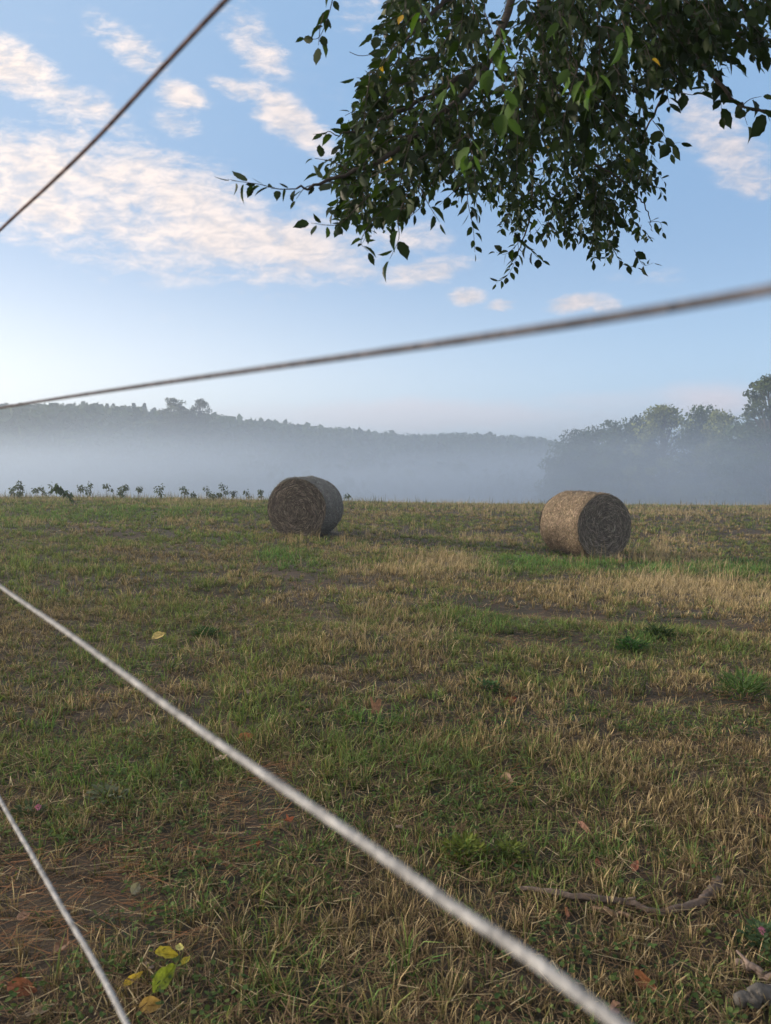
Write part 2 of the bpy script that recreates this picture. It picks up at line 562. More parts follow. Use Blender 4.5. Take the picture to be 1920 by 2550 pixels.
def make_tree(name, label, cat, base, h, w, color, group=None, clumps=26, per=130, leaf=.26, clump_r=1.0, low=.12, trunk_r=None, seed=1, airy=False, kind='broad'):
    """trunk with limbs that reach every leaf clump of the crown"""
    rs = np.random.default_rng(seed)
    root = empty(name, base)
    tag(root, label, cat, group)
    tb = Buf()
    tr = trunk_r or h * .022
    bc = (.075, .065, .055)
    lean = rs.uniform(-.03, .03, 2) * h
    trunk = np.array([[0, 0, -.5], [lean[0] * .3, 0, h * .2], [lean[0] * .7, lean[1] * .5, h * .45], [lean[0], lean[1], h * .75], [lean[0], lean[1], h * .93]])
    tube(tb, curve(trunk, 10), np.linspace(tr, tr * .15, 10), 7, bc)
    lb = Buf()
    if kind == 'conifer':
        P = crown_points('conifer', clumps * per, w, h)
        leaf_cards(lb, P, leaf, np.array(color) * (0.7 + .6 * rs.random((len(P), 1))))
    else:
        for k in range(clumps):
            z = low + (1 - low) * rs.random() ** .8
            prof = min(1, 2.2 * (1 - (z - low) / (1 - low) + .04)) ** .75 * (.8 + .2 * min(1, (z - low) / (1 - low) * 4))
            a = rs.uniform(0, 2 * math.pi); r = w / 2 * prof * rs.uniform(.35, 1.0)
            c = np.array([r * math.cos(a) + lean[0] * z, r * math.sin(a) + lean[1] * z, z * h - clump_r * .5])
            s = trunk[0] + (np.array([lean[0], lean[1], h * .93])) * max(.15, z * .62)
            s = np.array([lean[0] * z * .6, lean[1] * z * .6, h * max(.12, z * .62)])
            mid = (s + c) / 2 + [0, 0, h * .02]
            tube(tb, curve([s, mid, c], 6), np.linspace(tr * .32, tr * .06, 6), 5, bc, cap=False)
            cr = clump_r * rs.uniform(.6, 1.25)
            P = rs.normal(size=(per, 3)); P = norm(P) * (rs.random((per, 1)) ** .45)
            P = c + P * [cr * 1.15, cr * 1.15, cr * .72]
            tone = rs.uniform(.55, 1.4)
            cc = np.array(color) * tone * (0.75 + .5 * rs.random((per, 1)))
            leaf_cards(lb, P, leaf, cc)
    tb.build('trunk', M_BARK, root)
    lb.build('crown', M_FARLEAF, root)
    return root


G_SK = 'conifers standing up from the wooded skyline'
SKT = [(212, 1001, 5.0, 'broad-based dark conifer, first and tallest-looking peak left of the ridge dip'),
       (240, 1006, 3.6, 'pointed dark conifer just right of the broad skyline conifer'),
       (256, 1008, 2.6, 'small thin conifer between two taller ones on the skyline'),
       (271, 1007, 3.6, 'rounded dark conifer in the middle of the skyline row'),
       (287, 1008, 2.2, 'narrow spire-like conifer on the far skyline'),
       (309, 1012, 4.0, 'low wide conifer between the spire and the two tall peaks on the skyline'),
       (337, 1006, 3.8, 'tall triangular conifer on the skyline, left one of the pair beside the big tree'),
       (363, 1006, 3.2, 'tall blunt conifer on the skyline, right one of the pair beside the big tree'),
       (389, 1017, 2.6, 'short conifer on the skyline just left of the big spreading tree')]
for k, (px, top, w, lab) in enumerate(SKT):
    sy, D = skyline(px)
    zt = CAM[2] + (1180 - top) / F_PX * (D - 4)
    h = 8.5
    make_tree('conifer_tree', lab, 'tree', ((px - 960) / F_PX * (D - 4), D - 4, zt - h), h, w * 1.25, (.03, .048, .03), G_SK, clumps=6, per=90, leaf=.7, seed=30 + k, kind='conifer')
for k, (px, top, w, lab) in enumerate([(14, 1003, 7, 'dark rounded tree on the skyline at the left end behind the wire'), (66, 1005, 5, 'small bushy tree on the skyline where the wire crosses the ridge'), (95, 1006, 3.5, 'little round tree right of the wire crossing on the ridge')]):
    sy, D = skyline(px); zt = CAM[2] + (1180 - top) / F_PX * (D - 5)
    make_tree('ridge_tree', lab, 'tree', ((px - 960) / F_PX * (D - 5), D - 5, zt - 9), 9, w, (.035, .052, .03), 'round trees on the left ridge', clumps=18, per=45, leaf=.5, clump_r=1.2, seed=50 + k, low=.3)
D = 170
zt = CAM[2] + (1180 - 991) / F_PX * D
make_tree('broadleaf_tree', 'big spreading tree with an open two-lobed crown rising above the wooded hill', 'tree', ((438 - 960) / F_PX * D, D, zt - 17), 17, 11.5, (.07, .08, .045), clumps=80, per=80, leaf=.34, clump_r=.95, seed=71, low=.25)
make_tree('broadleaf_tree', 'round-topped right-hand tree of the two joined crowns above the wooded hill', 'tree', ((487 - 960) / F_PX * D, D + 3, zt - 17), 17, 9.5, (.06, .072, .042), clumps=70, per=80, leaf=.34, clump_r=.9, seed=72, low=.25)

# tree line on the right, each tree its own thing: photo x, top y, width (m), distance, colour, label, clumps, seed
DK = (.050, .072, .034); YG = (.15, .17, .06); MD = (.075, .105, .042)
TL = [(1412, 1062, 5.0, 104, DK, 'small dark tree at the left end of the misty tree line', 24),
      (1440, 1070, 4.0, 107, DK, 'low dark tree second from the left end of the tree line', 20),
      (1478, 1051, 5.0, 102, DK, 'dark round-topped tree third from the left in the tree line', 26),
      (1525, 1045, 4.6, 100, MD, 'dark broad tree in the left middle of the misty tree line', 26),
      (1578, 1036, 5.2, 98, DK, 'dark ragged tree touching the pale yellow-green tree', 28),
      (1652, 1007, 7.2, 95, YG, 'pale yellow-green sunlit tree in the middle of the tree line', 38),
      (1737, 1011, 6.0, 97, MD, 'green domed tree just right of the pale sunlit tree', 34),
      (1793, 1022, 4.0, 90, YG, 'narrow yellowish tree between the domed tree and the tall one', 22),
      (1838, 1052, 4.2, 86, MD, 'low bushy tree in front of the tall one', 22),
      (1902, 1040, 6.0, 88, MD, 'broad green tree under the tall open-crowned one', 30),
      (1990, 1000, 8.0, 84, DK, None, 30)]
for k, (px, top, w, D, colr, lab, nc) in enumerate(TL):
    zt = CAM[2] + (1180 - top) / F_PX * D
    gx = (px - 960) / F_PX * D; gz = float(ground(gx, D))
    if lab is None:
        lab = 'dark tree cut off by the right edge below the tall one'
    make_tree('broadleaf_tree', lab, 'tree', (gx, D, gz), zt - gz, w * 1.3, colr, 'misty tree line right of the field', clumps=int(nc * 2.2), per=140, leaf=.34, clump_r=1.45, seed=100 + k, low=.02)
D = 82; zt = CAM[2] + (1180 - 936) / F_PX * D; gx = (1915 - 960) / F_PX * D; gz = float(ground(gx, D))
make_tree('oak_tree', 'tall oak with an open, gappy crown at the right edge', 'tree', (gx, D, gz), zt - gz, 13.0, (.06, .08, .038), 'misty tree line right of the field', clumps=100, per=120, leaf=.28, clump_r=.95, seed=203, low=.3)
# scrub at the foot of the tree line, one thick hedge of undergrowth
ub = Buf()
n = 16000
ux = RNG.uniform(22, 75, n); uy = 84 + (75 - ux) * .45 + RNG.normal(0, 2.5, n)
uz = ground(ux, uy) + RNG.random(n) * (3.4 + 2 * fbm(ux * .25, uy * .25))
leaf_cards(ub, np.stack([ux, uy, uz], -1), .42, np.array([[.045, .06, .034]]) * (.6 + .8 * RNG.random((n, 1))))
tag(ub.build('undergrowth', M_FARLEAF), kind='stuff')

# ------------------------------------------------------------------ hay bales


def make_bale(name, label, near_px, near_Y, az, R, L, face_col, side_col, seed, face_tone, side_warm):
    rs = np.random.default_rng(seed)
    th = az
    axis = np.array([math.sin(th), math.cos(th)])
    c0 = at(near_px, 1180, near_Y)[:2] + axis * L / 2
    z0 = float(ground(c0[0], c0[1])) - .02
    root = empty(name, (c0[0], c0[1], z0), -th)
    tag(root, label, 'hay bale', 'round hay bales left in the field')

    def rad(a, y):          # lumpy barrel, a little flattened where it sits
        r = R * (1 + (.016 * np.sin(2 * a + seed) + .014 * np.sin(3 * a + seed)) + .012 * np.sin(7 * a + y * 3) + .030 * (fbm(a * 5 + seed, y * 5, 3) - .5) * 2)
        r = r - .035 * np.clip((np.abs(y) / (L / 2)) ** 8, 0, 1)
        zz = r * np.cos(a)
        lim = R * .955
        return np.where(-zz > lim, lim / np.maximum(-np.cos(a), 1e-3), r)
    # side
    na_, nl = 160, 40
    a = np.linspace(0, 2 * math.pi, na_, endpoint=False); y = np.linspace(-L / 2, L / 2, nl)
    A, Yg = np.meshgrid(a, y)
    rr = rad(A, Yg) + (fbm(A * 30, Yg * 25, 2) - .5) * .025
    V = np.stack([rr * np.sin(A), Yg, R * .955 + rr * np.cos(A)], -1).reshape(-1, 3)
    i, j = np.meshgrid(np.arange(nl - 1), np.arange(na_), indexing='ij'); j2 = (j + 1) % na_
    T = np.concatenate([np.stack([i * na_ + j, i * na_ + j2, (i + 1) * na_ + j2], -1).reshape(-1, 3), np.stack([i * na_ + j, (i + 1) * na_ + j2, (i + 1) * na_ + j], -1).reshape(-1, 3)])
    sb = Buf()
    sb.add(V, T, np.array(side_col) * (.30 + .35 * fbm(A * 22, Yg * 22, 3).reshape(-1, 1)))
    # stems wrapped round the side
    n = 27000
    sa = rs.uniform(0, 2 * math.pi, n); sy = rs.uniform(-L / 2 + .01, L / 2 - .005, n)
    ang = rs.normal(0, .75, n); ln = rs.uniform(.025, .085, n); w = rs.uniform(.002, .0048, n)
    lift = rs.uniform(.004, .022, n)
    P = []
    for s in (-1, 0, 1):
        aa = sa + s * ln * np.cos(ang) * .5 / R; y2 = np.clip(sy + s * ln * np.sin(ang) * .5, -L / 2 - .02, L / 2 + .02)
        r2 = rad(aa, y2) + lift + (.008 if s == 0 else 0) + (rs.random(n) < .05) * abs(s) * .03
        P.append((aa, y2, r2))
    VV = []
    for (aa, y2, r2), ww in zip(P, (w * .6, w, w * .5)):
        for sg in (-1, 1):
            a3 = aa - sg * ww * np.sin(ang) / R; y3 = y2 + sg * ww * np.cos(ang)
            VV.append(np.stack([r2 * np.sin(a3), y3, R * .955 + r2 * np.cos(a3)], -1))
    VV = np.stack(VV, 1).reshape(-1, 3)
    k = np.arange(n)[:, None] * 6
    T = np.concatenate([k + [0, 1, 3], k + [0, 3, 2], k + [2, 3, 5], k + [2, 5, 4]])
    tone = rs.choice([.35, .6, .85, 1.1, 1.5], n, p=[.25, .28, .22, .15, .10])[:, None]
    patch = (.75 + .5 * fbm(sa * 2.5 + seed, sy * 2.5, 3))[:, None]
    hue = np.array(side_col) * tone * patch * (1 + (rs.random((n, 3)) - .5) * .15)
    sb.add(VV, T, np.repeat(hue, 6, 0))
    # both ends
    for end in (-1, 1):
        fbuf = Buf()
        nr = 30
        rrn = np.linspace(0, 1, nr)
        Rg, Ag = np.meshgrid(rrn, a, indexing='ij')
        edge = rad(Ag, np.full_like(Ag, end * L / 2)) - .004
        Rr = edge * Rg
        bulge = .05 * (1 - Rg ** 2.2) - .03 * np.exp(-((Rg - .0) / .1) ** 2) + (fbm(Rg * 14, Ag * 3, 2) - .5) * .03 * np.clip((1 - Rg) * 8, 0, 1)
        V = np.stack([Rr * np.sin(Ag), end * (L / 2 + bulge), R * .955 + Rr * np.cos(Ag)], -1).reshape(-1, 3)
        i, j = np.meshgrid(np.arange(nr - 1), np.arange(na_), indexing='ij'); j2 = (j + 1) % na_
        T = np.concatenate([np.stack([i * na_ + j, i * na_ + j2, (i + 1) * na_ + j2], -1).reshape(-1, 3), np.stack([i * na_ + j, (i + 1) * na_ + j2, (i + 1) * na_ + j], -1).reshape(-1, 3)])
        fbuf.add(V, T, np.array(face_col) * (.25 + .4 * fbm(Rg * 26, Ag * 4, 3)).reshape(-1, 1))
        n = 5200
        r = R * np.sqrt(rs.random(n)) * .985; aa = rs.uniform(0, 2 * math.pi, n)
        rel = r / R
        sw = rs.normal(0, .35, n) + (fbm(np.cos(aa) * r * 5 + 9 + seed, np.sin(aa) * r * 5 + 9, 2) - .5) * 3.4 * (1 - rel) + .10
        wild = rs.random(n) < (.32 * (1 - rel))
        sw = np.where(wild, rs.uniform(0, 3.1, n), sw)
        tx_, tz_ = np.cos(aa), -np.sin(aa)         # tangent in the x,z plane
        rx_, rz_ = np.sin(aa), np.cos(aa)
        dx = np.cos(sw) * tx_ + np.sin(sw) * rx_; dz = np.cos(sw) * tz_ + np.sin(sw) * rz_
        ln = rs.uniform(.05, .19, n) * (.7 + .5 * rel); w = rs.uniform(.0022, .0048, n)
        cx, cz = r * rx_, r * rz_
        off = .05 * (1 - rel ** 2.2) + rs.uniform(.006, .035, n)
        VV = []
        cur = rs.normal(0, .25, n)
        for s in (-1, 0, 1):
            # follow the coil: bend towards the centre
            bx = cx + dx * s * ln * .5 - rx_ * (s * s) * ln ** 2 / (6 * np.maximum(r, .12)) - dz * cur * ln * s * s * .3
            bz = cz + dz * s * ln * .5 - rz_ * (s * s) * ln ** 2 / (6 * np.maximum(r, .12)) + dx * cur * ln * s * s * .3
            rad_now = np.sqrt(bx ** 2 + bz ** 2); lim = R * .99
            sc_ = np.where(rad_now > lim, lim / rad_now, 1)
            bx *= sc_; bz *= sc_
            bz = np.maximum(bz, -R * .93)
            for sg in (-1, 1):
                VV.append(np.stack([bx - sg * dz * w, np.full(n, 0.) + end * (L / 2 + off - abs(s) * .01), R * .955 + bz + sg * dx * w], -1))
        VV = np.stack(VV, 1).reshape(-1, 3)
        k = np.arange(n)[:, None] * 6
        T = np.concatenate([k + [0, 1, 3], k + [0, 3, 2], k + [2, 3, 5], k + [2, 5, 4]])
        ring = 1 + .16 * np.sin(rel * 30 + fbm(aa * 2, rel * 5, 2) * 9)
        tone = rs.choice([.35, .6, .9, 1.4, 2.1], n, p=[.26, .30, .24, .14, .06]) * ring * face_tone
        hue = np.array(face_col) * tone[:, None] * (1 + (rs.random((n, 3)) - .5) * .12)
        fbuf.add(VV, T, np.repeat(hue, 6, 0))
        # loose stalks round the rim
        fbuf.build('end_face', M_HAY, root)
    # loose wisps standing off the edges
    wb = sb
    n = 620
    for s_ in range(n):
        aa = rs.uniform(0, 2 * math.pi); yv = rs.choice([-1, 1]) * L / 2 * rs.uniform(.93, 1.0) if rs.random() < .6 else rs.uniform(-L / 2, L / 2)
        p0 = np.array([R * math.sin(aa), yv, R * .955 + R * math.cos(aa)]) * 1.0
        if p0[2] < .08:
            continue
        out = norm(np.array([math.sin(aa), 0, math.cos(aa)]) + rs.normal(0, .7, 3))
        ln = rs.uniform(.04, .14)
        side = norm(np.cross(out, rs.normal(size=3))) * rs.uniform(.0015, .003)
        p1 = p0 + out * ln + [0, 0, -.01]
        wb.add([p0 - side, p0 + side, p1], [[0, 1, 2]], np.array(side_col) * rs.uniform(.35, 1.1))
    wb.build('wrapped_side', M_HAY, root)
    return root


BR, BL = .75, 1.5
bale_a = make_bale('hay_bale', 'dark brown round bale showing its coiled end, grey side turned right', 738, 17.9, R_(12.5), BR, BL, (.20, .165, .13), (.27, .265, .245), 3, .8, 0)
bale_b = make_bale('hay_bale', 'tan round bale with its speckled side to the left and grey coiled end turned right', 1507, 16.85, R_(-21.5), BR, BL, (.22, .20, .175), (.29, .225, .155), 8, .8, 1)

# ------------------------------------------------------------------ grass and litter


def blades(buf, P, H, W, az, lean, bend, c0, c1, face=None):
    n = len(P)
    d = np.stack([np.cos(az), np.sin(az), np.zeros(n)], -1)
    fa = az + math.pi / 2 + RNG.normal(0, .5, n) if face is None else face
    s = np.stack([np.cos(fa), np.sin(fa), np.zeros(n)], -1)
    up = np.array([0, 0, 1.0])
    m1 = P + d * (H * np.sin(lean) * .5)[:, None] + up * (H * np.cos(lean) * .55)[:, None]
    l2 = lean + bend
    tp = m1 + d * (H * np.sin(l2) * .5)[:, None] + up * (H * np.cos(l2) * .5)[:, None]
    w = (W / 2)[:, None]
    V = np.stack([P - s * w, P + s * w, m1 - s * w * .8, m1 + s * w * .8, tp], 1).reshape(-1, 3)
    k = np.arange(n)[:, None] * 5
    T = np.concatenate([k + [0, 1, 3], k + [0, 3, 2], k + [2, 3, 4]])
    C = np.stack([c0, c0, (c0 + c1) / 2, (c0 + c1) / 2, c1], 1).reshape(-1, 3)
    buf.add(V, T, C)


# patches: photo pixel centre and size, what grows there, how strongly
GREEN = [(690, 1390, 70, 22, 1), (560, 1352, 40, 12, .8), (740, 1410, 60, 18, 1), (1300, 1402, 120, 16, 1.), (1560, 1412, 260, 18, 1.1), (1850, 1420, 150, 20, .9),
         (450, 1272, 260, 10, .7), (180, 1290, 260, 22, .5), (1240, 1560, 130, 30, .7), (1180, 1500, 90, 22, .5), (1590, 1600, 110, 30, .6), (1850, 1720, 60, 25, 1), (930, 1790, 120, 50, .7),
         (220, 1930, 160, 50, .8), (120, 1820, 90, 50, .6), (1290, 1820, 100, 40, .4), (1180, 2000, 110, 50, .6), (1650, 1930, 120, 45, .6), (860, 2120, 140, 60, .6),
         (1150, 2150, 120, 50, .8), (1000, 1900, 100, 40, .6), (330, 1690, 200, 50, .5), (500, 2250, 160, 60, .4), (900, 2450, 220, 80, .7), (1250, 2430, 160, 60, .4), (1480, 2100, 150, 40, .5), (80, 2100, 60, 40, .5)]
DRY = [(1150, 1400, 130, 35, 1.0), (1690, 1480, 260, 32, 1.2), (1440, 1470, 160, 22, .7), (830, 1372, 90, 15, .9), (450, 1296, 60, 10, .8), (1640, 1370, 24, 30, 1.0), (1030, 1430, 120, 22, .8),
       (1000, 1275, 500, 6, .5), (1650, 1280, 400, 7, .7), (1800, 1340, 200, 14, .6), (1600, 1830, 330, 90, .7), (1350, 1750, 200, 60, .5), (400, 1500, 300, 50, .3), (900, 1440, 80, 14, .5), (1850, 1500, 120, 25, 1.)]
BROWN = [(560, 1392, 110, 12, 1), (800, 1450, 150, 13, 1), (1080, 1500, 160, 13, 1), (1380, 1530, 180, 14, 1.1), (1650, 1548, 160, 14, 1.1), (1890, 1570, 120, 14, 1), (970, 1330, 110, 9, .9), (1480, 1330, 200, 6, .5),
         (1900, 1325, 90, 8, 1), (700, 1340, 60, 8, .5), (1480, 1450, 90, 12, .9), (1350, 1592, 130, 16, .9), (1750, 1745, 200, 26, 1.1), (330, 1325, 140, 9, .6), (1550, 1385, 120, 7, .5), (650, 1500, 90, 12, .7), (1100, 1640, 110, 14, .5), (560, 1345, 70, 6, .5),
         (100, 2300, 260, 200, .8), (120, 2500, 260, 90, .9), (700, 1950, 110, 60, .9), (1480, 2060, 160, 40, .5), (1700, 2250, 200, 110, .8), (280, 2080, 130, 60, .5), (500, 2350, 140, 60, .5), (1600, 2450, 260, 90, .6), (1270, 1950, 60, 40, .6), (130, 2200, 200, 60, .5)]


def field(lst, u, v):
    s = np.zeros_like(u)
    for (cx, cy, rx, ry, a) in lst:
        s += a * np.exp(-((u - cx) / rx) ** 2 - ((v - cy) / ry) ** 2)
    return s


def zone(P):
    u, v = project(P)
    x, y = P[:, 0], P[:, 1]
    jx = (fbm(x * 1.1, y * .8 + 3, 3) - .5)
    g = field(GREEN, u + jx * 60, v); d = field(DRY, u + jx * 60, v + jx * 8); b = field(BROWN, u + jx * 60, v + jx * 14)
    n1_ = fbm(x * .9 + 3, y * .55, 4); n2_ = fbm(x * 3.1 + 13, y * 2.2 + 7, 3)
    green = np.clip(.60 + .13 * (v < 1450) + (n1_ - .5) * 1.9 + (n2_ - .5) * 1.5 + g * .55 - d * .5 - b * .45 - .10 * np.clip((u - 900) / 900, -1, 1) * (v > 1450) - .10 * np.clip((v - 1800) / 400, 0, 1), 0, 1)
    b = b * .6 + rut_depth(x, y) * .9
    bare = np.clip(b * 1.0 + .14 * np.clip((v - 1800) / 400, 0, 1) + (fbm(x * 1.6 + 50, y * 1.2, 3) - .56) * 2.4, 0, 1)
    dry = np.clip(d * .9 + (fbm(x * .6 + 80, y * .4 + 10, 3) - .6) * 2.0, 0, 1)
    return green, bare, dry, g


def scatter(y0, y1, dens, margin=2.4):
    n_try = int(dens * (y1 - y0) * 2 * (.56 * y1 + margin))
    y = RNG.uniform(y0, y1, n_try); x = RNG.uniform(-1, 1, n_try) * (.56 * y1 + margin)
    k = np.abs(x) < .56 * y + margin
    x, y = x[k], y[k]
    return np.stack([x, y, ground(x, y)], -1)


def off_bales(P):
    keep = np.ones(len(P), bool)
    for bo in (bale_a, bale_b):
        c = np.array(bo.location[:2]); th = -bo.rotation_euler[2]
        d = P[:, :2] - c
        al = d @ np.array([math.sin(th), math.cos(th)]); ac = d @ np.array([math.cos(th), -math.sin(th)])
        keep &= ~((np.abs(al) < .78) & (np.abs(ac) < .62))
    return P[keep]


def jitter(n, a=.25):
    return 1 + (RNG.random((n, 1)) - .5) * 2 * a


gb, db, tbf = Buf(), Buf(), Buf()
BANDS = [(0.5, 4.2, 640, 11, 1.0, .92), (4.2, 8.5, 280, 11, 1.35, 1.0), (8.5, 16, 110, 11, 2.0, 1.2), (16, 26, 44, 11, 3.2, 1.3), (26, 39, 26, 11, 4.4, 1.3)]
for (y0, y1, dens, nb_, wm, hm) in BANDS:
    C = off_bales(scatter(y0, y1, dens))
    green, bare, dry, gs = zone(C)
    keep = RNG.random(len(C)) > bare * .80
    C, green, bare, dry, gs = C[keep], green[keep], bare[keep], dry[keep], gs[keep]
    n = len(C)
    isg = RNG.random(n) < green
    size = (.6 + .7 * RNG.random(n)) * (.8 + .5 * fbm(C[:, 0] * 1.3, C[:, 1] * 1.3 + 60, 2) * 2 - .3)
    size *= np.where(isg, 1 + .35 * np.clip(gs, 0, 1.5), 1.0)
    rep = np.repeat(np.arange(n), nb_)
    m_ = len(rep)
    az = RNG.uniform(0, 2 * math.pi, m_)
    rr = np.abs(RNG.normal(0, .022 * math.sqrt(wm), m_))
    P = C[rep] + np.stack([np.cos(az) * rr, np.sin(az) * rr, np.full(m_, -.004)], -1)
    G = isg[rep]
    # living blades
    k = G
    nk = k.sum()
    H = (.032 + .066 * RNG.random(nk) ** 1.4) * size[rep][k] * hm
    tall = RNG.random(nk) < .05
    H = np.where(tall, H * 1.7, H)
    hue = RNG.random((nk, 1))
    tuft = RNG.random((n, 1))[rep][k]
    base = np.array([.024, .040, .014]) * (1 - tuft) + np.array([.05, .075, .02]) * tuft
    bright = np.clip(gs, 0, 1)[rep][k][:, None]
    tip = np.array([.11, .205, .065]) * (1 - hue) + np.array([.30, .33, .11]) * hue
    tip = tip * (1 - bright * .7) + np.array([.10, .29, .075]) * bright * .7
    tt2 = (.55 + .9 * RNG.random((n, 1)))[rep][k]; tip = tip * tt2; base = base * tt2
    dead = RNG.random((nk, 1)) < .16
    tip = np.where(dead, np.array([[.34, .26, .13]]), tip)
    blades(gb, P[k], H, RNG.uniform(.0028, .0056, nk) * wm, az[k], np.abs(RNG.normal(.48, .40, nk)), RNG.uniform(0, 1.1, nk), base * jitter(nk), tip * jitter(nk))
    # cut dry stubble and dead blades
    k = ~G
    nk = k.sum()
    H = (.030 + .065 * RNG.random(nk) ** 1.3) * size[rep][k] * hm
    hue = RNG.random((nk, 1)) * .6 + .4 * RNG.random((n, 1))[rep][k]
    tip = np.array([.66, .52, .31]) * (1 - hue) + np.array([.34, .26, .12]) * hue
    grn = RNG.random((nk, 1)) < .22
    tip = np.where(grn, np.array([[.13, .15, .05]]), tip)
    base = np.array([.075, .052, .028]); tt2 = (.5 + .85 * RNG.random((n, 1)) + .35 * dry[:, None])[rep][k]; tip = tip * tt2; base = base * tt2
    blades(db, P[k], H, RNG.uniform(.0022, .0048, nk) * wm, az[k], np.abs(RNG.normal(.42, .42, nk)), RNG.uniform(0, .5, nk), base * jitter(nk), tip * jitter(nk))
    # flat thatch
    C = off_bales(scatter(y0, y1, dens * 2.6))
    green, bare, dry, gs = zone(C)
    n = len(C)
    ln = RNG.uniform(.03, .13, n) * (1 + .3 * (wm - 1)) ; w = RNG.uniform(.0015, .0035, n) * wm
    a = RNG.uniform(0, 2 * math.pi, n); a = np.where(bare > .5, RNG.normal(.25, .6, n), a)
    d = np.stack([np.cos(a), np.sin(a), RNG.normal(0, .12, n)], -1); s = np.stack([-np.sin(a), np.cos(a), np.zeros(n)], -1)
    Pm = C + [0, 0, .004] + np.stack([np.zeros(n), np.zeros(n), RNG.random(n) * .035 + .006], -1)
    V = np.stack([Pm - d * ln[:, None] / 2 - s * w[:, None] / 2, Pm - d * ln[:, None] / 2 + s * w[:, None] / 2, Pm + d * ln[:, None] / 2 + s * w[:, None] / 2, Pm + d * ln[:, None] / 2 - s * w[:, None] / 2], 1).reshape(-1, 3)
    kk = np.arange(n)[:, None] * 4
    T = np.concatenate([kk + [0, 1, 2], kk + [0, 2, 3]])
    hue = RNG.random((n, 1))
    c = np.array([.20, .14, .08]) * (1 - hue) + np.array([.065, .038, .024]) * hue
    lightstalk = RNG.random((n, 1)) < .10
    c = np.where(lightstalk, np.array([[.40, .32, .19]]), c)
    redd = (bare[:, None] > .55) & (RNG.random((n, 1)) < .35)
    c = np.where(redd, np.array([[.22, .11, .055]]), c)
    tbf.add(V, T, np.repeat(c * jitter(n, .3), 4, 0))
tag(gb.build('grass', M_GRASS), kind='stuff')
tag(db.build('dry_stubble', M_STRAW), kind='stuff')
tag(tbf.build('straw_litter', M_STRAW), kind='stuff')

# tall dry stems in loose stands
lb_ = Buf()
for (y0, y1, dens, wm) in [(6, 12, 60, 1.3), (12, 20, 60, 2.0), (20, 39, 24, 3.2)]:
    C = off_bales(scatter(y0, y1, dens))
    green, bare, dry, gs = zone(C)
    crest = ((C[:, 1] > 27) & (C[:, 1] < 36)) * .35
    k = RNG.random(len(C)) < np.clip(dry ** 1.2 * 1.3 + crest, 0, 1)
    C = C[k]; n = len(C)
    rep = np.repeat(np.arange(n), 4); m_ = len(rep)
    az = RNG.normal(.4, 1.6, m_)
    H = RNG.uniform(.10, .34, m_) * (.7 + .6 * RNG.random(n)[rep])
    H = np.where(C[rep][:, 1] > 26, H * RNG.uniform(.5, 1.25, m_), H)
    hue = RNG.random((m_, 1))
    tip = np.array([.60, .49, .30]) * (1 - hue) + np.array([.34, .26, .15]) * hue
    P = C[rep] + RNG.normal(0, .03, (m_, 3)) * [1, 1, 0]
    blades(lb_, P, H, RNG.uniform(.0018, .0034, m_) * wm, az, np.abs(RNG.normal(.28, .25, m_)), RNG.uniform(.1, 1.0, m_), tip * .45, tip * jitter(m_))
# the few taller stalks beside the right bale and in front of both
for (px, py, nst, hh) in [(1625, 1395, 26, .55), (1642, 1400, 14, .45), (1500, 1400, 8, .40), (1470, 1402, 8, .3), (700, 1352, 14, .26), (760, 1352, 18, .30), (800, 1350, 18, .3), (1000, 1392, 40, .25), (1100, 1398, 50, .3), (430, 1310, 24, .3), (620, 1300, 14, .3), (1690, 1440, 30, .3), (1800, 1450, 40, .3), (1210, 1290, 16, .3), (1380, 1405, 30, .22), (1440, 1408, 26, .25), (1540, 1405, 40, .25), (1580, 1400, 40, .3), (730, 1358, 40, .25), (860, 1350, 30, .25), (660, 1350, 24, .2), (900, 1300, 20, .25)]:
    c = gp(px, py)
    P = c + RNG.normal(0, .12, (nst, 3)) * [1, 1, 0]
    P[:, 2] = ground(P[:, 0], P[:, 1])
    hue = RNG.random((nst, 1)); tip = np.array([.42, .33, .19]) * (1 - hue) + np.array([.28, .21, .11]) * hue
    blades(lb_, P, hh * 1.25 * RNG.uniform(.5, 1.1, nst), RNG.uniform(.006, .010, nst), RNG.uniform(0, 6.3, nst), np.abs(RNG.normal(.15, .15, nst)), RNG.uniform(0, .8, nst), tip * .7, tip)
tag(lb_.build('tall_dry_grass', M_STRAW), kind='stuff')

# low broad-leaved herbs (clover, plantain) in the near turf
cb = Buf()


def leaflet(buf, P, d, nrm, L, W, col):
    """rounded leaflets: 6-vertex blades, folded a little"""
    d = norm(d); s = norm(np.cross(nrm, d)); nn_ = np.cross(d, s)
    L = L[:, None]; W = W[:, None]
    V = np.stack([P, P + d * L * .35 + s * W * .5 + nn_ * W * .12, P + d * L * .75 + s * W * .42 + nn_ * W * .1, P + d * L, P + d * L * .75 - s * W * .42 + nn_ * W * .1, P + d * L * .35 - s * W * .5 + nn_ * W * .12], 1).reshape(-1, 3)
    k = np.arange(len(P))[:, None] * 6
    T = np.concatenate([k + [0, 1, 2], k + [0, 2, 3], k + [0, 3, 4], k + [0, 4, 5]])
    buf.add(V, T, np.repeat(col, 6, 0))


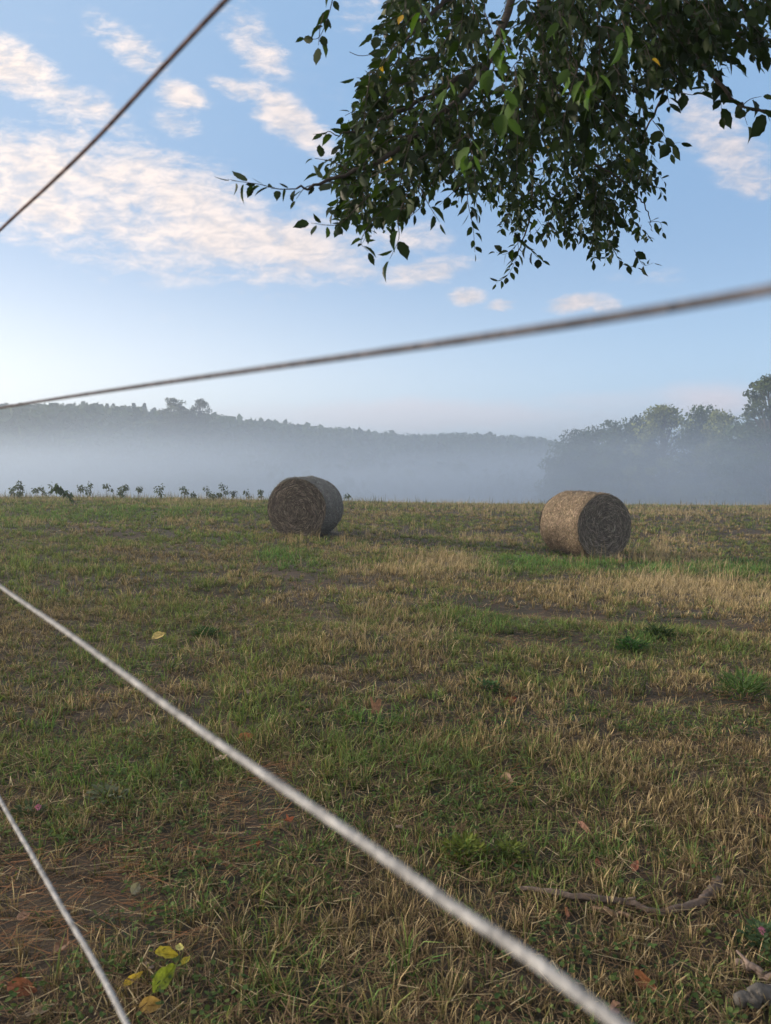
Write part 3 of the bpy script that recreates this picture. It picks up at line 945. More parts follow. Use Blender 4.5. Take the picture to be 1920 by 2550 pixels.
C = np.concatenate([scatter(1.2, 4.5, 520), scatter(4.5, 10, 110)])
cl = fbm(C[:, 0] * 1.7 + 5, C[:, 1] * 1.5 + 33, 3)
C = C[cl > .52]; n = len(C)
for s_ in range(3):
    a = RNG.uniform(0, 6.3, n)
    P = C + np.stack([RNG.normal(0, .006, n), RNG.normal(0, .006, n), RNG.uniform(.015, .06, n)], -1)
    d = np.stack([np.cos(a), np.sin(a), RNG.normal(.1, .25, n)], -1)
    nr = norm(RNG.normal(0, .35, (n, 3)) + [0, 0, 1])
    hue = RNG.random((n, 1))
    leaflet(cb, P, d, nr, RNG.uniform(.010, .024, n), RNG.uniform(.008, .016, n), (np.array([.045, .085, .03]) * (1 - hue) + np.array([.09, .12, .04]) * hue) * jitter(n))
tag(cb.build('clover', M_GRASS), kind='stuff')

# ------------------------------------------------------------------ weeds one can point at
G_W = 'leafy weeds growing in the mown grass'


def rosette(label, px, py, r, h, n, col, name='weed_plant', width=.35):
    c = gp(px, py); r *= .72; h *= .9; col = np.array(col) * [.95, .78, .85]
    b = Buf()
    n = int(n * (2.6 if width > .2 else 1.6))
    a = RNG.uniform(0, 6.3, n); rr = RNG.random(n) ** .7
    P = np.stack([np.cos(a) * rr * r * .75, np.sin(a) * rr * r * .75, RNG.random(n) * h * (1 - .5 * rr)], -1)
    d = np.stack([np.cos(a), np.sin(a), RNG.uniform(-.1, 1.0, n)], -1)
    nr = norm(np.stack([-np.cos(a) * .4, -np.sin(a) * .4, np.ones(n)], -1) + RNG.normal(0, .3, (n, 3)))
    L = RNG.uniform(.5, 1.0, n) * r * (.75 if width < .2 else .38)
    leaflet(b, P, d, nr, L, L * width, np.array(col) * jitter(n, .35))
    for k in range(5):
        aa = RNG.uniform(0, 6.3)
        tube(b, [[0, 0, -.01], [math.cos(aa) * r * .2, math.sin(aa) * r * .2, h * .5]], [.002, .001], 4, (.05, .07, .03), cap=False)
    o = b.build(name, M_GRASS); o.location = c
    tag(o, label, 'weed', G_W)


rosette('dark green leafy weed on the left, right of the pale yellow fallen leaf', 515, 1588, .22, .10, 90, (.035, .085, .025))
rosette('bright green curly weed clump on the right below the brown track', 1572, 1620, .24, .13, 110, (.04, .12, .03))
rosette('dark round weed clump just behind the bright green curly one', 1640, 1590, .26, .14, 110, (.035, .07, .022))
rosette('broad-leaved green weed in the middle of the field', 1212, 1722, .18, .09, 46, (.045, .11, .04), width=.5)
rosette('spiky green tuft at the right edge above the rusty straw', 1850, 1735, .24, .18, 130, (.06, .13, .035), width=.10)
rosette('yellow-green small-leaved weed, left of the pair over the long stick', 1160, 2145, .15, .10, 120, (.10, .15, .03))
rosette('yellow-green small-leaved weed, right of the pair over the long stick', 1272, 2150, .12, .09, 90, (.09, .14, .03))
rosette('pale grey-green broad-leaved weed near the lower left rope', 270, 2000, .17, .10, 30, (.10, .14, .09), width=.45)
rosette('low green weed with upright leaves left of the yellow leaves', 260, 2310, .10, .06, 18, (.07, .11, .05), width=.45)
rosette('leafy green weed with small leaves at the lower right under a pink clover head', 1895, 2380, .11, .12, 60, (.05, .10, .045), width=.5)
rosette('dark leafy weed at the left of the pink clover head', 75, 2045, .12, .10, 40, (.05, .085, .04), width=.45)


def clover_head(label, px, py):
    c = gp(px, py + 45)
    p = at(px, py, c[1]); 
    root = empty('clover_flower', c)
    tag(root, label, 'flower', 'pink clover heads in the grass')
    b = Buf(); hgt = p[2] - c[2]
    hgt = min(max(hgt, .06), .16)
    tube(b, [[0, 0, 0], [.004, 0, hgt * .5], [0, 0, hgt]], .0012, 5, (.06, .10, .04)); b.build('stem', M_GRASS, root)
    f = Buf()
    n = 60; d = norm(RNG.normal(size=(n, 3)) + [0, 0, .4])
    leaflet(f, d * .004 + [0, 0, hgt], d, norm(RNG.normal(size=(n, 3))), RNG.uniform(.008, .012, n), np.full(n, .003), np.array([.42, .17, .30]) * jitter(n, .3))
    f.build('flower_head', M_GRASS, root)


clover_head('small pink clover head at the left edge above the dark leafy weed', 96, 2010)
clover_head('small pink clover head near the lower right edge', 1897, 2318)

# ------------------------------------------------------------------ fallen leaves, each a thing


def leaf_outline(kind, n=22):
    t = np.linspace(0, 2 * math.pi, n, endpoint=False)
    if kind == 'maple':
        r = .5 * (.42 + .58 * (1 - np.abs(((t * 5 / (2 * math.pi)) % 1) - .5) * 2) ** 1.6) * (.75 + .25 * np.cos(t - .6))
        return np.stack([r * np.cos(t) + .4, r * np.sin(t)], -1)
    x = .5 - .5 * np.cos(t)
    w = np.sin(t) * np.abs(np.sin(t)) ** .35 * (.26 + .08 * np.cos(t)) * (1 + .07 * np.sin(9 * t))
    return np.stack([x, w], -1)


def fallen(label, px, py, size, col, kind='ovate', tilt=.5, yaw=None, group='fallen leaves lying in the mown grass', lift=.035, curl=.25, width=1.0):
    c = gp(px, py); size *= .86; lift *= .62; col = tuple(np.array(col) * .8)
    o2 = leaf_outline(kind)
    o2 = o2 * [1, width]
    rim = np.stack([o2[:, 0] - .5, o2[:, 1], np.zeros(len(o2))], -1)
    inner = rim * [.55, .5, 1]
    z = lambda q: curl * (q[:, 1] ** 2 * 2.2 + q[:, 0] ** 2 * .6) + .02 * np.sin(q[:, 0] * 19)
    rim[:, 2] = z(rim) + RNG.normal(0, .025, len(rim)) + np.where(rim[:, 1] > 0, rim[:, 1] * 1.1, 0) * curl * 2; inner[:, 2] = z(inner) + np.where(inner[:, 1] > 0, inner[:, 1] * 1.1, 0) * curl * 2
    V = np.concatenate([rim, inner, [[0, 0, 0]]]) * size
    V2 = V.copy(); V2[:, 2] -= .0008
    n = len(rim); j = np.arange(n); j2 = (j + 1) % n
    T = np.concatenate([np.stack([j, j2, n + j2], -1), np.stack([j, n + j2, n + j], -1), np.stack([n + j, n + j2, np.full(n, 2 * n)], -1)])
    b = Buf()
    colv = np.array(col) * (1 + .25 * (RNG.random((len(V), 1)) - .5))
    b.add(V, T, colv)
    o_ = b
    tube(o_, np.array([[-.48, 0, .03], [-.2, 0, .012], [.45, 0, .05]]) * size, [.0011, .001, .0005], 4, np.array(col) * .75)
    tube(o_, np.array([[-.48, 0, .03], [-.62, .03, .02], [-.75, .02, .0]]) * size, [.0011, .001, .001], 4, np.array(col) * .6)
    ob = b.build('fallen_leaf', M_FALLEN)
    ob.location = (c[0], c[1], c[2] + lift)
    ob.rotation_euler = (random.uniform(-tilt, tilt) + .35, random.uniform(-tilt, tilt), random.uniform(0, 6.28) if yaw is None else yaw)
    tag(ob, label, 'leaf', group)
    return ob


YEL = (.48, .38, .03); YG2 = (.25, .30, .03); ORA = (.33, .095, .04); TAN = (.34, .22, .16); BRN = (.20, .11, .07); PNK = (.40, .27, .22); GRYL = (.27, .24, .15)
fallen('bright yellow leaf, upper one of the yellow group at lower left', 415, 2418, .085, YEL, yaw=.35, lift=.075)
fallen('pale yellow curled leaf touching the top right of the yellow group', 448, 2405, .055, (.55, .50, .14), yaw=1.9, lift=.085)
fallen('large yellow-green leaf hanging lowest in the yellow group at lower left', 408, 2478, .13, YG2, yaw=1.25, lift=.065, tilt=.1, curl=.6, width=.7)
fallen('small yellow leaf at the right side of the yellow group', 464, 2432, .045, YEL, yaw=1.2, lift=.07)
fallen('yellow leaf lying beside the lower left rope', 332, 2464, .075, (.60, .42, .06), yaw=.8, lift=.05, width=.6)
fallen('pinkish dry leaf left of the bright yellow leaf', 372, 2442, .065, PNK, yaw=1.8, lift=.06)
fallen('ochre curled leaf at the bottom edge below the yellow group', 375, 2533, .085, (.42, .26, .08), yaw=.7, lift=.05)
fallen('orange-red lobed leaf between the two lower ropes', 722, 2065, .085, ORA, 'maple', yaw=.4, lift=.055)
fallen('golden yellow leaf right under the long pale rope', 1171, 2335, .055, (.70, .42, .05), yaw=1.5, lift=.06)
fallen('pale yellow leaf lying alone in the left middle field', 396, 1595, .16, (.60, .46, .17), yaw=.15, lift=.06)
fallen('grey-tan round leaf standing up in the lower left grass', 338, 2245, .075, GRYL, yaw=1.5, lift=.07, tilt=.1)
fallen('dull brown leaf near the lower left rope', 155, 2372, .07, BRN, yaw=.2)
fallen('rusty brown leaf in the lower left corner', 55, 2485, .10, (.26, .10, .06), yaw=.3, lift=.045)
fallen('small orange leaf over the grey-tan round leaf', 295, 2115, .045, ORA, yaw=.1)
fallen('orange crumpled leaf pair beside the long rope, left of centre', 645, 2120, .055, ORA, 'maple', yaw=1.1)
fallen('curled orange-brown leaf low at the right under the long stick', 1612, 2480, .085, (.20, .085, .045), yaw=-.9, lift=.045, curl=1.0)
fallen('rusty leaf standing upright just below the long stick', 1410, 2300, .05, (.40, .17, .09), yaw=1.4, lift=.06)
fallen('rusty leaf standing above the left half of the long stick', 1487, 2165, .06, (.34, .12, .07), yaw=1.2)
fallen('orange-brown leaf above the bend of the long stick', 1582, 2172, .06, (.36, .14, .08), yaw=.9)
fallen('narrow pink-brown leaf lying slantwise above the long stick', 1458, 2078, .10, (.38, .20, .14), yaw=-.95, width=.45)
fallen('pinkish leaf on its edge at the left of the yellow-green weeds', 995, 2072, .07, PNK, yaw=.9, width=.6)
fallen('reddish leaf at the right edge above the sticks', 1905, 2052, .08, (.30, .12, .09), yaw=-.4, width=.6)
fallen('dark red-brown leaf in the middle of the tan stubble', 1270, 1755, .12, (.20, .06, .035), yaw=.1)
fallen('small tan leaf in the middle of the mown field', 620, 1733, .09, TAN, yaw=1.2)
fallen('orange leaf left of the long rope in mid field', 612, 1848, .11, (.40, .15, .07), yaw=.2)
fallen('pale pinkish leaf beside the long rope, mid left', 548, 1904, .12, (.52, .38, .30), yaw=-.15, width=.45, lift=.045)
fallen('orange-tan leaf just above the dark patch at centre', 770, 1780, .08, (.42, .22, .13), yaw=1.0)
fallen('dry brown crumpled leaf pair right of the centre', 940, 1783, .16, (.30, .16, .11), 'maple', yaw=.2, curl=.7)
fallen('tan crumpled leaf above the pinkish edgewise leaf', 1262, 1958, .09, (.24, .15, .10), yaw=-.8, curl=.6)
fallen('small rusty leaf under the crumpled tan one', 1270, 1972, .05, (.42, .14, .06), yaw=.9)
fallen('pinkish leaf curled in front of the long rope near the bottom', 1530, 2540, .07, (.42, .24, .20), yaw=.8, lift=.05)
fallen('tan leaf tucked at the lower left over the brown thatch', 60, 2300, .055, (.40, .24, .18), yaw=.1)
fallen('tan curled leaf in the bottom left straw', 105, 2535, .10, (.42, .32, .22), yaw=.5, width=.5)

# ------------------------------------------------------------------ sticks


def stick(label, ctrl, rad, col, stub=None):
    pts = [gp(px, py) + [0, 0, dz] for px, py, dz in ctrl]
    base = pts[0].copy()
    P = curve(np.array(pts) - base, 34)
    P[:, 2] -= .002
    P += np.stack([fbm(np.linspace(0, 12, 34), np.full(34, 3. + 20 * k + pts[0][0]), 2) - .5 for k in range(3)], -1) * .028
    b = Buf()
    r = np.interp(np.linspace(0, 1, 34), np.linspace(0, 1, len(rad)), rad) * (1 + .10 * fbm(np.linspace(0, 9, 34), np.full(34, float(pts[0][0]) * 7), 3))
    tube(b, P, r, 12, np.array(col) * .9, rough=.5)
    for kn in (5, 13, 21, 28):
        q = P[kn]; tube(b, [q - (P[kn + 1] - q) * .6, q, q + (P[kn + 1] - q) * .7], [r[kn] * .8, r[kn] * 1.3, r[kn] * .8], 9, np.array(col) * .65, rough=.4)
    root = b.build('dead_branch', M_BARK)
    root.location = tuple(base)
    tag(root, label, 'stick', 'dead sticks lying in the grass')
    if stub:
        s = Buf(); i = int(stub[0] * 33)
        tube(s, curve([P[i], P[i] + np.array(stub[1]) * .5, P[i] + np.array(stub[1])], 6), np.linspace(r[i] * .8, r[i] * .3, 6), 7, col, rough=.2)
        s.build('side_twig', M_BARK, root)
    return root


stick('long bent grey-brown stick lying in the grass at lower right', [(1298, 2232, .03), (1380, 2248, .035), (1480, 2262, .035), (1560, 2266, .03), (1650, 2288, .02), (1725, 2268, .02), (1765, 2240, .022), (1795, 2208, .025)],
      [.007, .010, .011, .010, .010, .012, .015, .017], (.13, .10, .085), (.42, (.05, -.01, .02)))
stick('short brown stick broken off just under the long bent one', [(1480, 2278, .02), (1530, 2290, .02), (1590, 2300, .015)], [.007, .008, .004], (.24, .16, .11))
stick('grey stick at the right edge, above the thick one', [(1842, 2425, .035), (1880, 2445, .03), (1930, 2465, .03), (1990, 2480, .02)], [.008, .011, .013, .012], (.17, .13, .11), (.3, (-.02, .05, .015)))
stick('thick pale weathered stick in the bottom right corner', [(1850, 2526, .03), (1900, 2516, .035), (1960, 2505, .035), (2080, 2490, .02)], [.017, .021, .022, .02], (.09, .085, .08))

# ------------------------------------------------------------------ saplings along the crest
G_S = 'young saplings along the far edge of the field'


def sapling(label, px, top, base_py, Y, lean=0.0, spread=.16, n=34, small=False):
    b0 = at(px, base_py, Y)
    gz = float(ground(b0[0], Y))
    tip = at(px + lean, top, Y)
    root = empty('sapling', (b0[0], Y, gz)); tag(root, label, 'sapling', G_S)
    h = max(tip[2] - gz, .25); lx = tip[0] - b0[0]
    sb_ = Buf()
    P = curve([[0, 0, 0], [lx * .3, 0, h * .38], [lx * .75, .02, h * .75], [lx, 0, h]], 9)
    tube(sb_, P, np.linspace(.014, .005, 9), 5, (.10, .085, .06))
    lv = Buf()
    nt_ = 1 if small else RNG.integers(2, 5)
    tufts = []
    for k in range(nt_):
        t = (.95 if k == 0 else RNG.uniform(.35, .9)); i = t * 8
        q = P[int(i)] * (1 - i % 1) + P[min(8, int(i) + 1)] * (i % 1)
        a = RNG.uniform(0, 6.3); r = 0 if k == 0 else spread * RNG.uniform(.4, 1.1)
        e = q + [math.cos(a) * r, math.sin(a) * r, RNG.uniform(0, .08)]
        tube(sb_, [q, (q + e) / 2 + [0, 0, .01], e], [.006, .005, .003], 4, (.10, .085, .06), cap=False)
        tufts.append((e, spread * RNG.uniform(.45, .85) * (1.1 if k == 0 else .8)))
    for e, tr0 in tufts:
        m2 = int(n * 1.3 / nt_)
        dv = norm(RNG.normal(size=(m2, 3))) * (RNG.random((m2, 1)) ** .4) * tr0 * [1, 1, 1.15] + e
        dd = norm(norm(dv - e) * .6 + [0, 0, -.7] + RNG.normal(0, .3, (m2, 3)))
        leaflet(lv, dv, dd, norm(RNG.normal(size=(m2, 3))), RNG.uniform(.08, .15, m2), RNG.uniform(.035, .065, m2), np.array([[.06, .08, .045]]) * jitter(m2, .4))
    sb_.build('stem', M_BARK, root); lv.build('leaves', M_FARLEAF, root)


SAP = [(26, 1217, 1245, 33, 3, 'small pale sapling at the left end of the sapling row'), (41, 1204, 1245, 32, 6, 'tall two-tiered sapling near the left end of the row'), (45, 1226, 1256, 30.5, -4, 'short bushy sapling in front of the tall two-tiered one'),
       (87, 1218, 1244, 34, 0, 'thin wispy sapling standing alone in the left gap'), (107, 1217, 1245, 33, -4, 'drooping sapling left of the round-headed one'), (126, 1213, 1245, 33, 4, 'round-headed sapling left of the bowed one'),
       (202, 1210, 1245, 33.5, -4, 'slender sapling right of the bowed one'), (234, 1210, 1248, 32, -12, 'dense two-lobed sapling with hanging leaves'), (266, 1210, 1245, 33.5, -3, 'thin sapling with a round top tuft left of the shaggy one'),
       (301, 1219, 1258, 30, 0, 'shaggy sapling with long hanging leaves and low skirt'), (314, 1211, 1246, 33.5, -2, 'slim dark sapling right behind the shaggy one'), (346, 1218, 1246, 34, -2, 'small sapling with an oval head and bare foot'),
       (399, 1216, 1257, 31, 3, 'upright sapling with a leafy crook at its top'), (463, 1219, 1250, 32, -8, 'leaning sapling with a square dark head'), (481, 1238, 1258, 31, 0, 'low bushy seedling right of the square-headed sapling'),
       (514, 1219, 1247, 34, -1, 'mushroom-shaped sapling on a thin stem'), (531, 1237, 1256, 32, 0, 'low spreading seedling with pointed leaves'), (543, 1238, 1256, 32, 3, 'dark low seedling right of the spreading one'),
       (558, 1211, 1250, 33, -4, 'tallest sapling of the right half, with an upright tuft'), (583, 1226, 1252, 33, -3, 'wide flat-topped sapling right of the tall tufted one'), (613, 1224, 1250, 34.5, 0, 'forked sapling with two upright tufts'),
       (652, 1223, 1250, 33.5, -4, 'last sapling of the row, close to the dark bale'), (865, 1244, 1256, 34.5, 0, 'tiny pale seedling just right of the dark bale')]
for (px, top, by, Y, ln_, lab) in SAP:
    hpx = by - top
    sapling(lab, px, top, by, Y, ln_, spread=.10 + hpx * .0020, n=int(20 + hpx * .9), small=hpx < 24)
# the bowed one
b0 = gp(196, 1266); tip = at(132, 1214, b0[1])
root = empty('sapling', b0); tag(root, 'bowed sapling leaning far left on a bare slanting stem', 'sapling', G_S)
sb_ = Buf(); lx = tip[0] - b0[0]; h = tip[2] - b0[2]
P = curve([[0, 0, 0], [lx * .22, 0, h * .42], [lx * .45, 0, h * .72], [lx * .75, 0, h * 1.0], [lx, 0, h * .95]], 14)
tube(sb_, P, np.linspace(.018, .006, 14), 6, (.09, .075, .055)); sb_.build('stem', M_BARK, root)
lv = Buf(); n = 95
i = RNG.uniform(5.0, 13, n); q = P[i.astype(int)]
r = RNG.random((n, 1)) * .16
E = q + norm(RNG.normal(size=(n, 3))) * r
leaflet(lv, E, norm(np.array([[-.1, 0, -1.]]) + RNG.normal(0, .4, (n, 3))), norm(RNG.normal(size=(n, 3))), RNG.uniform(.10, .18, n), RNG.uniform(.045, .07, n), np.array([[.06, .09, .045]]) * jitter(n, .35))
lv.build('leaves', M_FARLEAF, root)
# fine weeds on the crest among the saplings
wb = Buf()
C = scatter(29, 36, 16); C = C[(C[:, 0] < 0) | (RNG.random(len(C)) < .3)]; n = len(C)
blades(wb, C, RNG.uniform(.15, .55, n) * (RNG.random(n) ** .7), RNG.uniform(.012, .022, n), RNG.uniform(0, 6.3, n), RNG.uniform(0, .2, n), RNG.uniform(0, .5, n), np.array([[.08, .09, .045]]) * jitter(n), np.array([[.14, .13, .07]]) * jitter(n))
tag(wb.build('tall_weeds', M_STRAW), kind='stuff')

# ------------------------------------------------------------------ fence ropes, all in one upright fence plane beside the camera
PD = .22
FN = np.array([.783, .622, 0])


def on_fence(px, py):
    r = ray(px, py)
    return CAM + r * (PD / (r @ FN))


ROPES = [('fence_wire', 'thin dark wire slanting up across the upper left sky, highest strand', [(-300, 872), (-120, 697), (0, 573), (120, 462), (240, 345), (400, 172), (562, 0), (760, -200), (1000, -430)], .0019, (.12, .085, .085)),
         ('fence_wire', 'dark blurred wire crossing the whole sky just above the horizon', [(-380, 1078), (-150, 1043), (0, 1017), (150, 990), (400, 948), (700, 917), (960, 888), (1250, 848), (1500, 808), (1750, 757), (1920, 722), (2200, 665), (2600, 585)], .0019, (.115, .11, .12)),
         ('fence_rope', 'long pale fuzzy rope running from the left edge to the bottom right', [(-380, 1180), (-200, 1318), (0, 1460), (150, 1563), (300, 1672), (480, 1805), (700, 1958), (900, 2095), (1100, 2238), (1300, 2372), (1545, 2555), (1850, 2790)], .0028, (.32, .32, .32)),
         ('fence_rope', 'short pale rope cutting the lower left corner, lowest strand', [(-380, 1350), (-200, 1640), (0, 1992), (80, 2130), (160, 2270), (240, 2405), (318, 2555), (420, 2760)], .0028, (.34, .34, .34))]
for ki, (nm, lab, pts, r, colr) in enumerate(ROPES):
    if ki == 1:
        qx = np.array([q[0] for q in pts], float)
        cf = np.polyfit([0, 230, 691, 1095, 1498, 1844, 1920, 2600], [1017, 977, 912, 858, 795, 736, 720, 570], 3)
        pts = [(x_, float(np.polyval(cf, x_))) for x_ in np.linspace(-150, 2600, 12)]
        pts = [(-420, pts[0][1] + (pts[0][1] - pts[1][1]) * 1.08)] + pts
    W = np.array([on_fence(*q) for q in pts])
    s = norm(W[0] - W[2])
    far = W[0] + s[None] * np.linspace(6, .5, 6)[:, None] if False else np.array([W[0] + (W[0] - W[1]) / np.linalg.norm(W[0] - W[1]) * k for k in (5.0, 2.0, .7)])
    W = np.concatenate([far, W])
    P = curve(W, 260)
    base = P[130].copy(); P = P - base
    b = Buf()
    tan = norm(np.gradient(P, axis=0))
    u = norm(np.cross(tan, [0, 0, 1.])); w = np.cross(tan, u)
    arc = np.concatenate([[0], np.cumsum(np.linalg.norm(np.diff(P, axis=0), axis=1))])
    # resample evenly so the lay of the strands is even
    m_ = int(arc[-1] / .0022); s_ = np.linspace(0, arc[-1], m_)
    Pi = np.stack([np.interp(s_, arc, P[:, k]) for k in range(3)], -1); ui = norm(np.stack([np.interp(s_, arc, u[:, k]) for k in range(3)], -1)); wi = norm(np.stack([np.interp(s_, arc, w[:, k]) for k in range(3)], -1))
    for st in range(3):
        ph = s_ / (.017 if r > .0025 else .012) * 2 * math.pi + st * 2 * math.pi / 3
        Q = Pi + (np.cos(ph)[:, None] * ui + np.sin(ph)[:, None] * wi) * r * .30
        tube(b, Q, r * .73, 5, np.array(colr) * (1 - .04 * st))
    if r > .0025:    # fibres standing off the pale ropes
        n = 16000
        k = RNG.integers(0, m_ - 1, n); a = RNG.uniform(0, 6.3, n)
        o_ = np.cos(a)[:, None] * ui[k] + np.sin(a)[:, None] * wi[k]
        tdir = norm(Pi[np.minimum(k + 1, m_ - 1)] - Pi[k] + 1e-9)
        p0 = Pi[k] + o_ * r * .9; p1 = p0 + o_ * (RNG.uniform(.0004, .0020, n))[:, None] + tdir * RNG.normal(0, .0025, n)[:, None]
        sd = norm(np.cross(o_, tdir)) * .00012
        V = np.stack([p0 - sd, p0 + sd, p1], 1).reshape(-1, 3); kk = np.arange(n)[:, None] * 3
        b.add(V, kk + [0, 1, 2], np.array(colr) * 1.15)
    ob = b.build(nm, M_ROPE); ob.location = tuple(base)
    tag(ob, lab, 'fence rope' if r > .0025 else 'fence wire', 'strands of the fence beside the camera')

# ------------------------------------------------------------------ the tree hanging over the view
K = 1.1525                                    # preview pixel -> photo pixel


def A3(x, y, Y):
    return at(x * K, y * K, Y)


MASS = [(840, 0), (805, 90), (790, 190), (752, 250), (748, 345), (700, 362), (712, 400), (745, 430), (735, 478), (800, 505), (862, 490), (905, 455), (980, 400), (1040, 420), (1080, 470), (1110, 505), (1165, 500), (1240, 522), (1330, 560), (1405, 530), (1412, 480), (1400, 420), (1418, 330),
        (1385, 265), (1400, 205), (1480, 190), (1530, 175), (1600, 105), (1690, 85), (1750, -60), (1500, -140), (900, -140)]
MP = np.array(MASS, float) * K


def inside(u, v, poly):
    r = np.zeros(np.shape(u), bool); j = len(poly) - 1
    for i in range(len(poly)):
        xi, yi = poly[i]; xj, yj = poly[j]
        r ^= ((yi > v) != (yj > v)) & (u < (xj - xi) * (v - yi) / (yj - yi + 1e-9) + xi)
        j = i
    return r


# serrated leaf template: midrib and two toothed edges
NS = 9
tt_ = np.linspace(0, 1, NS)
wid = np.sin(math.pi * tt_ ** .80) ** .85 * .29
wid[1::2] *= 1.07; wid[2::2] *= .93; wid[0] = 0; wid[-1] = 0; wid[-2] *= .62
TL_ = np.concatenate([np.stack([tt_, np.zeros(NS), np.zeros(NS)], -1), np.stack([tt_ - .015, wid, wid * .35], -1), np.stack([tt_ - .015, -wid, wid * .35], -1)])
TL_[:, 2] -= .16 * TL_[:, 0] ** 2
TF = []
for q in range(NS - 1):
    TF += [[q, q + 1, NS + q + 1], [q, NS + q + 1, NS + q], [q, 2 * NS + q + 1, q + 1], [q, 2 * NS + q, 2 * NS + q + 1]]
TF = np.array(TF)
LP, LD, LN, LS, LC = [], [], [], [], []        # leaf base, direction, normal, size, colour
twig_buf, limb_buf = Buf(), Buf()
WOOD = (.055, .045, .038)


def leafy_twig(pts, size, spacing, droop=.5, tone=1.0, r0=.0022, young=False, n_side=2):
    P = curve(pts, max(8, int(len(pts) * 4)))
    arc = np.concatenate([[0], np.cumsum(np.linalg.norm(np.diff(P, axis=0), axis=1))])
    tube(twig_buf, P, np.linspace(r0, r0 * .35, len(P)), 5, WOOD, cap=False)
    n = max(2, int(arc[-1] / spacing))
    for k in range(n + 1):
        s = arc[-1] * (k + .35) / (n + .35) if k < n else arc[-1]
        q = np.array([np.interp(s, arc, P[:, c]) for c in range(3)])
        s2 = min(arc[-1], s + .01); s1 = max(0, s2 - .02)
        t = norm(np.array([np.interp(s2, arc, P[:, c]) - np.interp(s1, arc, P[:, c]) for c in range(3)]))
        side = norm(np.cross(t, [0.25, -1, .35] if abs(t[1]) < .8 else [0, 0, 1]) + RNG.normal(0, .25, 3))
        sg = 1 if k % 2 else -1
        d = t * (.6 if k < n else 1.4) + side * sg * (.85 if k < n else .1) + np.array([0, 0, -droop]) + RNG.normal(0, .18, 3)
        LP.append(q); LD.append(d); LN.append(np.array([0, 0, 1.0]) + RNG.normal(0, .45, 3) + [0, -.25, 0])
        LS.append(size * RNG.uniform(.6, 1.22) * (1 if k < n else .85))
        h = RNG.random()
        c = np.array([.010, .021, .006]) * (1 - h) + np.array([.023, .041, .009]) * h
        if young:  # lit look of the nearest leaves, put into their colour
            c = np.array([.045, .09, .013]) * RNG.uniform(.7, 1.15)
        if RNG.random() < .0008:
            c = np.array([.45, .28, .03])
        LC.append(c * tone * RNG.uniform(.75, 1.25))


def limb(pts, r0, r1, seg=8):
    P = curve([A3(*p) for p in pts], 40)
    P[1:-1] += RNG.normal(0, .004, (38, 3))
    tube(limb_buf, P, np.linspace(r0, r1, 40), seg, WOOD, rough=.1)
    return P


LIMBS = [limb([(1230, -260, 3.7), (1130, -60, 3.4), (1085, 60, 3.2), (1060, 130, 3.1), (1000, 205, 2.9), (930, 270, 2.75), (850, 332, 2.6), (760, 372, 2.5), (680, 400, 2.45), (640, 408, 2.42)], .020, .003),
         limb([(1230, -260, 3.7), (1330, -80, 3.5), (1400, 20, 3.4), (1477, 73, 3.3), (1529, 146, 3.2), (1574, 207, 3.15), (1612, 232, 3.1), (1670, 242, 3.05)], .017, .003),
         limb([(1230, -260, 3.7), (1170, 0, 4.4), (1190, 180, 4.9), (1240, 330, 5.1), (1290, 440, 5.2), (1330, 520, 5.2)], .030, .004),
         limb([(1060, 130, 3.1), (960, 190, 2.95), (860, 240, 2.85), (790, 275, 2.75), (725, 292, 2.7)], .012, .002),
         limb([(1180, 120, 4.7), (1150, 300, 5.1), (1150, 430, 5.2), (1130, 520, 5.2), (1100, 580, 5.1)], .014, .002),
         limb([(1130, -60, 3.4), (1000, -20, 3.1), (900, 60, 2.9), (850, 140, 2.8)], .014, .002),
         limb([(1330, -80, 3.5), (1440, 40, 3.9), (1440, 180, 4.3), (1390, 300, 4.6), (1400, 400, 4.8)], .014, .002),
         limb([(1240, 330, 5.1), (1330, 380, 5.1), (1390, 440, 5.1), (1410, 500, 5.1)], .010, .002),
         limb([(1477, 73, 3.3), (1540, 60, 3.2), (1620, 80, 3.1), (1700, 90, 3.0)], .010, .003)]
